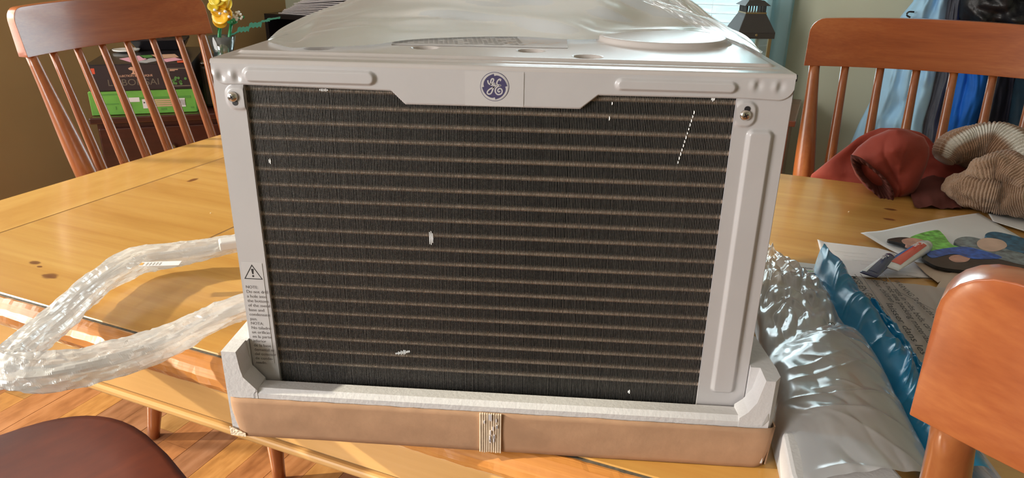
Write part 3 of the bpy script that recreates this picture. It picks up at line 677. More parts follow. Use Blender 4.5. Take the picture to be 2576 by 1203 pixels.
lrib('monogram', [(1435, 425), (1444, 392), (1412, 392), (1374, 440), (1372, 492), (1410, 505), (1445, 512), (1390, 532), (1345, 580), (1340, 640), (1375, 688), (1425, 692), (1470, 660), (1472, 600), (1435, 572), (1398, 590), (1390, 625), (1415, 642), (1432, 620)], 27, 140)
# instruction sheet under the film on top of the case
tl = ob('instruction_label', *prism([bz(1000, 88, ZT)[:2], bz(1425, 100, ZT)[:2], bz(1428, 128, ZT)[:2], bz(985, 119, ZT)[:2]], lambda p: (p[0], p[1], ZT+0.0024), lambda p: (p[0], p[1], ZT+0.0028)), 'sticker', AC)
mm = MB(); A, B_ = bz(1000, 92, ZT), bz(1300, 97, ZT); D_ = bz(990, 117, ZT)
for r in range(13):
    for c_ in range(26):
        if random.random() < 0.15: continue
        P0 = A+(B_-A)*(c_/26)+(D_-A)*(r/13); P1 = A+(B_-A)*((c_+0.8)/26)+(D_-A)*(r/13); dd = (D_-A)/13*0.35
        mm.add([(*P0[:2], ZT+0.0031), (*P1[:2], ZT+0.0031), (*(P1+dd)[:2], ZT+0.0031), (*(P0+dd)[:2], ZT+0.0031)], [(0, 1, 2, 3)])
o = ob('fine_print', mm.v, mm.f, 'ink_pale', tl); o['kind'] = 'stuff'
mm = MB()
for k in range(7):
    P0 = bz(1270+k*20, 118+2*(k % 3), ZT); 
    for (dx, dy) in ((0.0, 0.0), (0.003, 0.004)):
        mm.add([(P0[0]+dx, P0[1]+dy, ZT+0.0031), (P0[0]+dx+0.0004, P0[1]+dy, ZT+0.0031), (P0[0]+dx+0.0044, P0[1]+dy+0.008, ZT+0.0031), (P0[0]+dx+0.004, P0[1]+dy+0.008, ZT+0.0031)], [(0, 1, 2, 3)])
ob('diagram', mm.v, mm.f, 'ink_orange', tl)

# plastic film over the top
Fe = [(672, 104), (700, 112), (735, 120), (770, 119), (850, 117), (940, 112), (1030, 100), (1150, 94), (1300, 92), (1430, 99), (1500, 98), (1600, 90), (1700, 85), (1770, 80), (1830, 96), (1880, 116), (1914, 134)]
Te = [(676, 98), (706, 72), (756, 46), (810, 24), (870, 2), (950, -40), (1080, -85), (1220, -110), (1360, -115), (1480, -95), (1580, -60), (1660, -22), (1735, 0), (1790, 42), (1845, 78), (1885, 104), (1918, 136)]
NS, NT = 150, 60
Fc = catmull(Fe, NS+1); Tc = catmull(Te, NS+1)
Fw = [bz(*p_, ZT+0.0045) for p_ in Fc]
Tw = []
for i, p_ in enumerate(Tc):
    s = i/NS; yy = Fw[i][1]+(0.34-Fw[i][1])*min(1, 0.10+1.6*math.sin(math.pi*s)**0.9); Tw.append(by(*p_, yy))
def bag(s, t):
    i = int(round(s*NS)); a, b = Fw[i], Tw[i]
    e = math.sin(math.pi*s)**0.5
    if t <= 0.7:
        k = t/0.7; P = a+(b-a)*k; P = P.copy()
        P[2] -= 0.22*(b[2]-a[2])*math.sin(math.pi*k)*(0.6+0.4*math.sin(s*9)) 
        w = math.sin(math.pi*min(1, k))*e
        P[2] += w*(0.012*fb(s*4, k*2.0, 1.3, o=2)+0.008*abs(fb(s*7+k*4, k*3, 4.1, o=2)))
        P[1] += w*0.02*fb(s*5+2, k*2, 7.7, o=2)
    else:
        k = (t-0.7)/0.3; c = np.array([b[0]*0.92+0.02, ACD+0.055, ZT-0.05]); P = b+(c-b)*k; P = P.copy(); P[2] += 0.03*math.sin(math.pi*k)*e
    P[2] = max(P[2], ZT+0.0030) if P[1] < ACD+0.04 and 0 < P[0] < ACW else P[2]
    return P
o = ob('plastic_bag', *grid(bag, NS, NT), 'film_cloudy', smooth=True, world='self')
meta(o, 'cloudy plastic bag billowing over the back of the air conditioner top', 'plastic bag')
# second, clearer fold hanging at the right of the top
Lf = [(1560, -20), (1640, 10), (1730, 60), (1800, 86)]; Rf = [(1735, -2), (1800, 48), (1860, 86), (1916, 138)]
def fold(s, t):
    a = by(*lin(Lf, t), 0.24-0.05*t); b = by(*lin(Rf, t), 0.22-0.09*t); P = a+(b-a)*s; P = P.copy(); P[1] -= 0.015+0.010*fb(s*7+t*2, t*2, 3)+0.012*math.sin(s*math.pi); return P
o = ob('plastic_fold', *grid(fold, 40, 50), 'film_thin', bpy.data.objects['plastic_bag'], smooth=True)

# ================================================================== foam tray and cardboard sleeve
YF = -0.025; CT = 0.8035
FT = thing('foam_tray', 'white polystyrene tray with raised corners under the air conditioner', 'foam packaging', (0.235, 0.18, 0.763))
XL, XR, ZC = -0.0165, 0.4935, 0.8530
m = MB()
m.add(*boxw(XL+0.004, XR-0.004, YF+0.004, ACD+0.02, 0.763, 0.786))
# front lip with bevelled top
lipz = [(YF, 0.764), (YF, 0.8085), (YF+0.0045, 0.8125), (-0.0035, 0.8095), (-0.0035, 0.764)]
m.add(*prism(lipz, lambda p: (0.006, p[0], p[1]), lambda p: (0.464, p[0], p[1])))
ob('front_lip', m.v, m.f, 'foam', FT)
# left corner block: front outline in (x,z), run back along the side
def corner(pl, y1): return prism(pl, lambda p: (p[0], YF-0.0005, p[1]), lambda p: (p[0], y1, p[1]))
m = MB()
m.add(*prism([(XL, 0.764), (XL, ZC), (-0.0025, ZC), (-0.0010, 0.836), (0.0010, 0.826), (0.0130, 0.8125), (0.0130, 0.764)], lambda p: (p[0], YF-0.0004, p[1]), lambda p: (min(p[0], 0.0125), -0.0035, p[1])))
m.add(*boxw(XL, -0.0006, -0.0036, 0.30, 0.764, ZC))
ob('corner_block', m.v, m.f, 'foam', FT)
m = MB()
pl = [(0.4610, 0.764), (0.4610, 0.8125), (0.4680, 0.8190), (0.4745, 0.8300), (0.4790, ZC), (XR-0.006, ZC), (XR-0.006, 0.764)]
m.add(*prism(pl, lambda p: (p[0], YF-0.0004, p[1]), lambda p: (max(p[0], 0.4608), -0.0035, p[1])))
m.add([(XR-0.006, YF-0.0004, 0.764), (XR, YF+0.008, 0.764), (XR, -0.0035, 0.764), (XR-0.006, -0.0035, 0.764), (XR-0.006, YF-0.0004, ZC), (XR, YF+0.008, ZC), (XR, -0.0035, ZC), (XR-0.006, -0.0035, ZC)], box8([0]*8)[1])
m.add([(0.4706, -0.0036, 0.764), (XR, -0.0036, 0.764), (XR-0.004, 0.055, 0.764), (0.4706, 0.055, 0.764), (0.4706, -0.0036, ZC), (XR, -0.0036, ZC), (XR-0.006, 0.055, ZC), (0.4712, 0.055, ZC)], box8([0]*8)[1])
m.add(*boxw(0.4706, XR-0.006, 0.055, 0.30, 0.764, ZC-0.012))
ob('corner_block', m.v, m.f, 'foam', FT)
m = MB(); m.add([(XR-0.012, YF-0.0010, 0.805), (XR-0.007, YF-0.0010, 0.812), (XR-0.008, YF-0.0010, 0.820)], [(0, 1, 2)]); 
ob('chip', m.v, m.f, 'ink_pale', FT)
v, f = ribbon([(0.0125, 0.814), (0.0118, 0.8110), (0.0100, 0.8085), (0.0095, 0.8035)], 0.0005, 12)
ob('crack', [(a[0], YF-0.0010, a[1]) for a in v], f, 'ink_soft', FT)
CB = thing('cardboard_tray', 'brown cardboard sleeve wrapped round the foot of the foam tray', 'cardboard', (0.235, 0.18, 0.76))
def cface(s, t):
    x = XL-0.001+(XR-XL+0.002)*s; y = YF-0.0018-0.0010*math.sin(math.pi*t)-0.0006*fb(s*8, t*2, 0); z = 0.7605+(CT-0.7605)*t
    e = min(s, 1-s)*0.51
    x += (0.5-s)*2*0.006*(1-t)*(1-smooth(0, 0.05, e)); 
    if e < 0.012: y += 0.004*(1-e/0.012)**2
    z += 0.0006*fb(s*30, 3.3, t)*(t > 0.9)
    return (x, y, z)
ob('front_panel', *grid(cface, 120, 8), 'cardboard', CB, smooth=True, solid=0.0012)
for sx in (0, 1):
    x = XL-0.0012 if sx == 0 else XR+0.0012
    ob('side_panel', *grid(lambda s, t: (x+(0.003 if sx == 0 else -0.003)*(1-t), YF+0.003+(0.42+0.02)*s, 0.7605+(CT-0.7605)*t), 10, 4), 'cardboard', CB, solid=0.0012)
ob('base_panel', *boxw(XL+0.004, XR-0.004, YF+0.003, ACD+0.02, 0.7601, 0.7628), 'cardboard', CB)
# torn corrugated strip
xa, xb = by(1207, 1080, YF)[0], by(1263, 1085, YF)[0]
m = MB(); n = 10
for i in range(n):
    a = xa+(xb-xa)*i/n; w = (xb-xa)/n; m.add(*boxw(a+w*0.12, a+w*0.88, YF-0.0052, YF-0.0026, 0.7612-0.001*random.random(), CT+0.0004+0.0006*random.random()))
ob('torn_strip', m.v, m.f, 'cardboard_raw', CB, bevel=0.0004, bseg=1, label='pale torn corrugated strip')
m = MB()
for i in range(12):
    xx = random.uniform(xa+0.004, xb-0.004); z = random.uniform(0.764, 0.80); m.add(*boxw(xx, xx+0.0012, YF-0.0062, YF-0.005, z, z+random.uniform(0.002, 0.008)))
ob('paper_shreds', m.v, m.f, 'paper', CB)
ob('tape_flap', *grid(lambda s, t: (XL-0.002+0.016*s, YF-0.0040+0.002*(1-s)+0.0006*fb(s*9, t*9, 1), 0.7606+0.010*t*(1-0.6*s)), 12, 6), 'cardboard_raw', CB, solid=0.0005)

# ================================================================== power cord in plastic sleeve
cpx = [(620, 604, .800), (590, 612, .798), (520, 628, .792), (440, 640, .789), (350, 655, .789), (270, 695, .789), (200, 750, .790), (130, 815, .795), (65, 868, .80), (22, 905, .80), (28, 930, .80), (90, 938, .80), (190, 925, .800), (300, 900, .798), (400, 868, .795), (480, 828, .793), (550, 795, .792), (640, 765, .792)]
CW = [bz(a, b, z) for a, b, z in cpx]
PC = thing('power_cord', 'grey power cord bagged in crinkled clear plastic, looping off the table edge', 'power cord', tuple(bz(300, 700, 0.76)))
Pn = catmull(CW, 180)
ob('cord', *tube(Pn, 0.0062, 12), 'cord', PC, smooth=True)
def srad(t, ph):
    base = 1.0+0.30*math.exp(-((t-0.62)/0.10)**2)+0.15*math.sin(t*9)
    ridg = 0.42*(0.4-abs(fb(t*9+ph*0.3, math.cos(ph)*1.3, math.sin(ph)*1.3, o=2)))+0.13*math.sin(ph*4+t*22)+0.22*(0.35-abs(fb(t*26+ph*0.8, math.cos(ph)*1.7, math.sin(ph)*1.7, o=2)))
    end = smooth(-0.01, 0.02, t)*0.3+0.7
    return max(0.42, base*end*(0.92+ridg))
Sp = catmull(CW, 420)
SR = []
prx = np.linspace(0, 1, 420)
for t in prx: SR.append(np.interp(t, [0, 0.08, 0.15, 0.3, 0.42, 0.5, 0.56, 0.64, 0.75, 0.85, 1.0], [0.013, 0.014, 0.017, 0.0185, 0.0205, 0.018, 0.019, 0.018, 0.0175, 0.0165, 0.015]))
ob('plastic_sleeve', *tube(Sp, SR, 44, cap=False, flat=0.82, rad=srad), 'film_sleeve', PC, smooth=False)
def tagp(name, p0, p1, hgt, mat, z, dy=0):
    A = bz(*p0, z); B = bz(*p1, z); d = (B-A)/np.linalg.norm(B-A); n = np.array([-d[1], d[0], 0]); 
    return A, B, d, n
A, B, d, n_ = tagp('t', (355, 655), (455, 652), 0, 0, 0.806)
tg = ob('cord_tag', *prism([A-n_*0.012, B-n_*0.012, B+n_*0.002, A+n_*0.002], lambda p: (p[0], p[1], p[2]-0.004), lambda p: (p[0], p[1], p[2]-0.0035)), 'paper', PC)
ob('tag_print', *prism([A-n_*0.009, A+d*0.004-n_*0.009, A+d*0.004-n_*0.001, A-n_*0.001], lambda p: p-[0, 0, 0.0034], lambda p: p-[0, 0, 0.0032]), 'ink_orange', tg)
for k in range(5):
    q = A+d*(0.008+k*0.0042)
    ob('tag_print', *prism([q-n_*0.010, q+d*0.0016-n_*0.010, q+d*0.0016-n_*0.001, q-n_*0.001], lambda p: p-[0, 0, 0.0034], lambda p: p-[0, 0, 0.0032]), 'ink_pale', tg)
A, B, d, n_ = tagp('t', (552, 625), (600, 618), 0, 0, 0.80)
tg = ob('plug_label', *prism([A-n_*0.016, B-n_*0.016, B+n_*0.006, A+n_*0.006], lambda p: (p[0], p[1], p[2]), lambda p: (p[0], p[1], p[2]+0.014)), 'sticker', PC, bevel=0.003, label='grey plug block with small print')

# ================================================================== things on the right of the table
def flat_poly(name, pts, z, th, mat, parent=None, label=None, cat=None, group=None, lift=None):
    P = [bz(*p_, z) for p_ in pts]
    c = np.mean(P, 0)
    # fan-subdivided for gentle curl
    v, f = prism(P, lambda p: (p[0], p[1], z), lambda p: (p[0], p[1], z+th))
    o = ob(name, v, f, mat, parent, world=True if parent else 'self')
    if cat: meta(o, label, cat, group)
    return o
def curl_sheet(name, q, z0, mat, hf, label, cat, n=24, group=None):
    """quad sheet from four measured corners (tl,tr,br,bl) with a gentle curl"""
    W4 = [bz(*p_, z0) for p_ in q]
    def fn(s, t):
        P = (W4[0]*(1-s)+W4[1]*s)*(1-t)+(W4[3]*(1-s)+W4[2]*s)*t; P = P.copy(); P[2] = z0+hf(s, t); return P
    o = ob(name, *grid(fn, n, n), mat, smooth=True, world='self', solid=0.0003); return meta(o, label, cat, group)
curl_sheet('paper_sheet', [(2055, 608), (2210, 626), (2480, 700), (2085, 700)], 0.7605, 'paper', lambda s, t: 0.0008+0.003*math.exp(-((s)/0.08)**2-((t)/0.2)**2), 'printed white letter sheet lying under the toothpaste tubes', 'paper')
LS = bpy.data.objects['paper_sheet']
for r in range(6):
    a = bz(2100+22*r, 632+11*r, 0.763); b = bz(2180+32*r, 640+12*r, 0.763); dd = (b-a)/np.linalg.norm(b-a)
    ob('print_line', *prism([a, b, b+[0, .0006, 0], a+[0, .0006, 0]], lambda p: p, lambda p: p+[0, 0, .0001]), 'ink_pale', LS)
def text_px(name, s, p0, p1, hgt, z, mat, parent, shear=0.0, bold=0.0, flip=1):
    A, B = bz(*p0, z), bz(*p1, z); d = (B-A); L = np.linalg.norm(d); d /= L; n = np.array([-d[1], d[0], 0])*flip
    return text(name, s, A, d, n, hgt, mat, parent, width=L, font_shear=shear, bold=bold)
text_px('lettering', 'Frequently Asked Questions', (2395, 712), (2280, 692), 0.005, 0.7632, 'ink_soft', LS, bold=0.02)
# photo sheet
PS = curl_sheet('photo_sheet', [(2163, 596), (2462, 537), (2640, 640), (2330, 672)], 0.7625, 'paper_cool', lambda s, t: 0.0008+0.004*math.sin(math.pi*s)*(1-t)+0.006*math.exp(-(s/0.12)**2-(t/0.3)**2), 'white sheet printed with colour photographs of two people in green and blue tops', 'paper')
def photo(name, pts, mat, z=0.7725, k=0):
    P = [bz(*p_, z) for p_ in pts]; n_ = len(P); P = catmull(P[-2:]+P+P[:3], (n_+4)*8+1)[16:16+n_*8]; return ob(name, *prism(P, lambda p: (p[0], p[1], z-0.004), lambda p: (p[0], p[1], z+0.0004+k)), mat, PS)
photo('photo_backdrop', [(2330, 640), (2470, 632), (2600, 640), (2620, 690), (2400, 678), (2335, 660)], 'photo_black')
photo('photo_backdrop', [(2400, 610), (2450, 598), (2600, 650), (2600, 672), (2470, 640)], 'photo_slate', k=0.0002)
photo('photo_top', [(2290, 598), (2352, 580), (2372, 590), (2392, 615), (2420, 626), (2345, 634), (2300, 622)], 'photo_green', k=0.0003)
photo('photo_hair', [(2232, 604), (2262, 598), (2290, 600), (2306, 612), (2296, 620), (2262, 612)], 'photo_black', k=0.0003)
photo('photo_face', [(2268, 606), (2290, 600), (2318, 604), (2330, 612), (2318, 620), (2282, 618)], 'photo_skin', k=0.0005)
photo('photo_trousers', [(2338, 634), (2420, 622), (2480, 634), (2520, 650), (2450, 652), (2400, 640), (2345, 650)], 'photo_blue', k=0.0004)
photo('photo_top', [(2478, 592), (2510, 585), (2600, 610), (2610, 640), (2540, 630), (2500, 610)], 'photo_teal', k=0.0004)
photo('photo_face', [(2458, 610), (2480, 600), (2520, 606), (2532, 622), (2500, 634), (2466, 626)], 'photo_blond', k=0.0006)
photo('photo_face', [(2384, 660), (2400, 652), (2436, 655), (2430, 668), (2400, 670)], 'photo_skin', z=0.766, k=0.0066)
# clear folder at the far right edge
curl_sheet('paper_sheet', [(2482, 532), (2660, 556), (2680, 620), (2496, 562)], 0.7608, 'paper_cool', lambda s, t: 0.001+0.003*t, 'white sheet in a clear sleeve lying farthest back beside the knitted scarf', 'paper')
# brown cardboard flap
o = flat_poly('card_flap', [(2300, 660), (2340, 665), (2398, 688), (2360, 712), (2330, 690)], 0.7650, 0.0006, 'paper_warm', label='small tan card flap poking out beside the toothpaste', cat='card')
o = flat_poly('paper_envelope', [(2376, 692), (2440, 676), (2640, 700), (2660, 800), (2420, 790), (2355, 725)], 0.7655, 0.0012, 'paper_warm', label='brown paper envelope numbered 194 beside the photo sheet', cat='envelope')
text_px('lettering', '194', (2478, 690), (2430, 682), 0.011, 0.7669, 'ink_soft', o)
# small dental box with lettering
RB = thing('floss_box', 'small white dental box with black and green lettering at the sheet corner', 'box', tuple(bz(2010, 672, 0.76)))
P4 = [bz(1992, 657, 0.772), bz(2052, 664, 0.772), bz(2062, 688, 0.772), bz(1990, 684, 0.772)]
ob('carton', *prism(P4, lambda p: (p[0], p[1], 0.7605), lambda p: (p[0], p[1], 0.772)), 'tube_white', RB, bevel=0.001)
text_px('lettering', 'REACH', (2014, 674), (2044, 677), 0.0045, 0.7723, 'ink', RB, bold=0.03)
text_px('lettering', 'CLEAN', (2013, 681), (2046, 684), 0.0045, 0.7723, 'photo_green', RB, bold=0.03)
# toothpaste tubes: body lofted from a round shoulder to a flat crimp
def paste(name, label, p_cap, p_end, z, w, bodymat, stripe, words):
    t = thing(name, label, 'toothpaste', tuple(bz(*p_cap, 0.764)), group=None)
    A, B = bz(*p_cap, z), bz(*p_end, z); d = (B-A); L = np.linalg.norm(d); d /= L; n = np.array([-d[1], d[0], 0]); up = np.array([0, 0, 1.0]); seg = 24; nr = 14; v = []; f = []
    for i in range(nr+1):
        k = i/nr; a = w*(0.80+0.25*k); h = max(0.0010, w*0.8*(1-k)**0.7)
        for j in range(seg): ph = 2*math.pi*j/seg; v.append(A+d*L*k+n*a*math.cos(ph)+up*(h*math.sin(ph)-0.0))
    for i in range(nr):
        for j in range(seg): f.append((i*seg+j, i*seg+(j+1) % seg, (i+1)*seg+(j+1) % seg, (i+1)*seg+j))
    f += [tuple(range(seg)), tuple(nr*seg+j for j in range(seg))]
    ob('tube_body', v, f, bodymat, t, smooth=True)
    ob('cap', *lathe(A, [(w*0.55, 0), (w*0.62, 0.002), (w*0.62, 0.011), (w*0.5, 0.013)], 18, -d), 'tube_white', t, smooth=True)
    # stripe band wrapped over the upper side
    def band(k0, k1, j0, j1, m, off):
        vv = []; 
        for i in range(9):
            k = k0+(k1-k0)*i/8; a = w*(0.80+0.25*k)*1.01+off; h = max(0.0010, w*0.8*(1-k)**0.7)*1.01+off
            for j in range(9): ph = j0+(j1-j0)*j/8; vv.append(A+d*L*k+n*a*math.cos(ph)+up*h*math.sin(ph))
        ob('printed_band', vv, [(i*9+j, i*9+j+1, i*9+j+10, i*9+j+9) for i in range(8) for j in range(8)], m, t, smooth=True)
    band(0.10, 0.85, 0.9, 2.0, stripe[0], 0.0003); band(0.18, 0.92, 2.0, 3.0, stripe[1], 0.0003)
    for s, k0, off in words:
        q = A+d*L*k0+n*off+up*(w*0.86)
        text('lettering', s, q, d, n, w*0.85, 'tube_white', t, bold=0.02)
    return t
paste('toothpaste_tube', 'larger red, white and blue toothpaste tube lying on the photo sheet', (2325, 622), (2235, 674), 0.777, 0.0135, 'tube_white', ('tube_red', 'tube_blue'), [('Crest', 0.12, -0.005)])
paste('toothpaste_tube', 'smaller navy toothpaste tube in crinkled wrap at the lower left of the red one', (2236, 652), (2184, 692), 0.776, 0.0115, 'tube_navy', ('tube_navy', 'tube_white'), [('Crest', 0.12, -0.004)])

# printed warning film
def hprint(s, t): return 0.008+0.005*math.sin(math.pi*min(1, t*1.3))*math.sin(math.pi*s)**0.6+0.0016*fb(s*7+t*3, t*7, 2.0, o=2)+0.0022*abs(fb(s*11-t*7, t*6, 5.0, o=2))
PF = ob('printed_plastic', *patch([(1962, 680), (1975, 722), (2040, 790), (2110, 850), (2200, 960), (2290, 1100), (2380, 1230)], [(2395, 726), (2370, 790), (2345, 850), (2330, 920), (2400, 1020), (2460, 1120), (2540, 1230)], hprint, 90, 90), 'film_print', smooth=True, world='self')
meta(PF, 'translucent grey plastic film printed with safety warnings under the blue film', 'plastic film')
ZP_ = 0.7762
for s, p0, p1, h, b in [('WARNING: To avoid the danger', (2246, 706), (2372, 822), 0.0115, 0.01), ('suse in cribs, beds, carriages', (2246, 727), (2360, 860), 0.0115, 0.01), ('Do not use packing materials in', (2213, 700), (2345, 880), 0.0115, 0.01),
                     ('other children', (2190, 702), (2240, 760), 0.0115, 0.01), ('MISE EN GARDE', (2138, 694), (2205, 775), 0.0130, 0.01), ('laisser dans les', (2228, 762), (2318, 892), 0.0125, 0.01), ('de ce sac ou tout autre', (2202, 770), (2322, 962), 0.0115, 0.01), ('ADVER', (2003, 690), (2040, 750), 0.0120, 0.01), ('pour', (2280, 900), (2312, 955), 0.012, 0.01), ('piece', (2250, 1040), (2290, 1075), 0.010, 0.01)]:
    # lettering follows the film: drape onto its height
    o = text_px('lettering', s, p0, p1, h, ZP_, 'ink', PF, bold=b)
for p0, p1 in [((2225, 690), (2262, 735)), ((2262, 735), (2350, 780)), ((2165, 690), (2240, 800)), ((2020, 690), (2034, 715)), ((2150, 690), (2170, 712))]:
    A, B = bz(*p0, ZP_), bz(*p1, ZP_); d = (B-A)/np.linalg.norm(B-A); n_ = np.array([-d[1], d[0], 0])*0.0006
    ob('rule_line', [A+n_, B+n_, B-n_, A-n_], [(0, 1, 2, 3)], 'ink_soft', PF)
# blue film roll
BLl = [(2048, 675), (2052, 715), (2068, 765), (2100, 815), (2135, 860), (2175, 925), (2225, 990), (2250, 1040), (2275, 1100), (2310, 1160), (2345, 1230)]
BLr = [(2078, 662), (2112, 680), (2140, 715), (2172, 760), (2200, 805), (2240, 860), (2290, 915), (2320, 975), (2375, 1065), (2440, 1130), (2520, 1230)]
rb = random.Random(11)
CRE = [(rb.uniform(0.0, 1.0), rb.uniform(-0.15, 0.40), rb.uniform(0.0016, 0.0042), rb.uniform(0.006, 0.014), rb.uniform(0.0, 0.5), rb.uniform(0.55, 1.1)) for _ in range(34)]
def creases(s, t, cr, k=1.0):
    h = 0
    for (a, b, am, w, s0, s1) in cr:
        if s0 < s < s1: h += am*k*math.exp(-abs(t-a-b*s-0.02*math.sin(s*5+a*9))/w)*math.sin(math.pi*(s-s0)/(s1-s0))
    return h
CRB = [(rb.uniform(0.0, 1.0), rb.uniform(-0.10, 0.06), rb.uniform(0.002, 0.005), rb.uniform(0.004, 0.009), rb.uniform(0.0, 0.4), rb.uniform(0.6, 1.05)) for _ in range(40)]
def hblue(s, t):
    return 0.012+0.034*(1-0.3*t)*math.sin(math.pi*s)**0.6+0.9*creases(s, t, CRB)+0.005*fb(s*2, t*7, 3.3, o=2)
o = ob('blue_film', *patch(BLl, BLr, hblue, 60, 360), 'film_blue', smooth=True, world='self')
meta(o, 'crumpled roll of translucent blue plastic film running diagonally to the table edge', 'plastic film')
def hb2(s, t): return 0.010+0.018*math.sin(math.pi*s)**0.6+0.004*fb(s*6, t*12, 6)
ob('film_edge', *patch([(2175, 780), (2215, 835), (2260, 905), (2300, 985), (2345, 1060)], [(2200, 785), (2258, 850), (2300, 915), (2330, 950), (2400, 1060)], hb2, 24, 70), 'film_blue', o, smooth=True)
text_px('lettering', '(213', (2113, 850), (2098, 812), 0.010, 0.7905, 'ink', o)
# foam slab in clear bag
FS = thing('foam_slab', 'white foam slab at the table corner inside the clear plastic bag', 'foam packaging', tuple(bz(2100, 1160, 0.76)))
fp = [(1968, 1085), (2010, 1080), (2140, 1095), (2200, 1120), (2300, 1230), (2300, 1300), (2030, 1290), (1990, 1190)]
P = [bz(*q, 0.798) for q in fp]
ob('slab', *prism(P, lambda p: (p[0], p[1], 0.7605), lambda p: (p[0], p[1], 0.798)), 'foam', FS, bevel=0.004)
P = [bz(*q, 0.785) for q in [(1915, 700), (2000, 700), (2070, 790), (2100, 860), (2130, 960), (1990, 980), (1930, 860)]]
FS2 = thing('foam_slab', 'flat foam piece under the clear bag beside the air conditioner', 'foam packaging', tuple(bz(2010, 820, 0.76)))
ob('slab', *prism(P, lambda p: (p[0], p[1], 0.7605), lambda p: (p[0], p[1], 0.775)), 'foam', FS2, bevel=0.003)
BGl = [(1895, 655), (1890, 720), (1890, 790), (1905, 860), (1925, 950), (1938, 1050), (1940, 1115), (1958, 1190), (1980, 1300)]
BGr = [(1955, 668), (2010, 700), (2070, 745), (2110, 800), (2150, 870), (2200, 950), (2240, 1030), (2280, 1110), (2370, 1300)]
def hbag(s, t):
    e = math.sin(math.pi*s)**0.25
    lo = 0.022+0.026*smooth(0.44, 0.56, t)+0.010*math.exp(-((t-0.2)/0.2)**2)
    return 0.004+e*(lo+0.007*fb(s*1.6-t*2, t*4, 1.0, o=2)+creases(s, t, CRE)+(0.012*abs(fb(s*5+4*t, t*13, 5.0, o=2)))*smooth(0.62, 0.25, t)+0.003*abs(fb(s*3, t*10-s*4, 8.0, o=2)))
o = ob('clear_bag', *patch(BGl, BGr, hbag, 120, 380), 'film_bag', smooth=True, world='self')
meta(o, 'clear crinkled plastic bag spread right of the air conditioner', 'plastic bag')
for (a, b, r, lb_) in ((592, 748, .0016, 'largest pale crumb on the table, inside the loop of the bagged cord'), (2135, 534, .0012, 'pale crumb on the bare table in front of the rust jacket'), (530, 537, .0010, 'tiny pale crumb beyond the cord loop, near the left frame post')):
    p0 = bz(a, b, 0.76); o = ob('crumb', *lathe(p0, [(r*0.6, 0), (r, r*0.5), (r*0.9, r*1.2), (r*0.3, r*1.6)], 7), 'crumb', world='self')
    meta(o, lb_, 'crumb', 'crumbs on the pine table')

# ================================================================== jacket and scarf at the far side
def blob(name, rows, v0, bulge, back, mat, parent=None, nz=60, ns=48, amp=0.012, sc=9, seed=0.0, folds=None, label=None, cat=None, drop=None):
    """closed soft volume: rows (y_px, xl, xr) measured on the vertical plane v=v0, swelling towards and away from the viewer"""
    ys = [r[0] for r in rows]; v = []; f = []
    nseg = 2*ns
    for j in range(nz+1):
        t = j/nz; y = ys[0]+(ys[-1]-ys[0])*t; xl = np.interp(y, ys, [r[1] for r in rows]); xr = np.interp(y, ys, [r[2] for r in rows])
        tb = math.sin(math.pi*(0.06+0.94*t)/ (2 if drop else 1))**0.5 if True else 1
        for k in range(nseg):
            s = k/ns if k <= ns else 2-k/ns; a = xl+(xr-xl)*s; base = bv(a, y, v0); d = ray(a, y)
            e = math.sin(math.pi*s)**0.55
            if k <= ns: q = -bulge*e*tb + amp*e*fb(base[0]*sc, base[2]*sc, seed) + (folds(s, t)*e if folds else 0)
            else: q = back*e*tb
            v.append(base+d*q)
    for j in range(nz):
        for k in range(nseg): f.append((j*nseg+k, j*nseg+(k+1) % nseg, (j+1)*nseg+(k+1) % nseg, (j+1)*nseg+k))
    f.append(tuple(range(nseg))[::-1]); f.append(tuple(nz*nseg+k for k in range(nseg)))
    o = ob(name, v, f, mat, parent, smooth=True, world=True if parent else 'self')
    if cat: meta(o, label, cat)
    return o
JK = thing('jacket', 'rust red jacket heaped on the far chair with a gathered cuff on the table', 'jacket', X(0.62, 1.2, 0.46))
fold1 = lambda s, t: (0.014*math.sin(s*9+t*5)+0.008*math.sin(s*17-t*7))*smooth(0.0, 0.3, t)
blob('jacket_body', [(322, 2215, 2260), (330, 2190, 2310), (345, 2160, 2335), (365, 2135, 2352), (395, 2095, 2368), (420, 2065, 2425), (440, 2040, 2450), (465, 2036, 2455), (520, 2045, 2450), (640, 2080, 2420)], 1.19, 0.035, 0.10, 'fabric_rust', JK, folds=fold1, amp=0.02, drop=True)
blob('sleeve', [(326, 2235, 2280), (345, 2190, 2325), (370, 2158, 2338), (392, 2140, 2338), (415, 2142, 2332), (440, 2152, 2322), (465, 2172, 2312), (485, 2192, 2300), (500, 2212, 2272), (512, 2228, 2250)], 1.095, 0.045, 0.03, 'fabric_rust', JK, folds=lambda s, t: (0.010*math.sin(s*6+t*7)+0.007*math.exp(-abs(s-0.25-0.5*t)/0.05)-0.006*math.exp(-abs(s-0.7+0.1*t)/0.06))*smooth(0.02, 0.35, t), amp=0.008, sc=14, seed=3)
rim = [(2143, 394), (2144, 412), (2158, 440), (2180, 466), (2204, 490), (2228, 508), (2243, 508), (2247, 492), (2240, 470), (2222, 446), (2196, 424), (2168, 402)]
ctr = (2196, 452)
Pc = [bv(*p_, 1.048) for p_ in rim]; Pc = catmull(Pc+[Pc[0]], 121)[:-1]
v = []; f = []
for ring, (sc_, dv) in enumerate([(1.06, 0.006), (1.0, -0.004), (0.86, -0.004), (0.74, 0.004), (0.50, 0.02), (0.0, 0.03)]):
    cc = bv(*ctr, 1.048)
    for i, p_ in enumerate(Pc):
        r = 0.0028*math.sin(i*0.95)*(ring in (1, 2, 3)); q = cc+(p_-cc)*sc_; v.append(q+X(0, dv+r, 0))
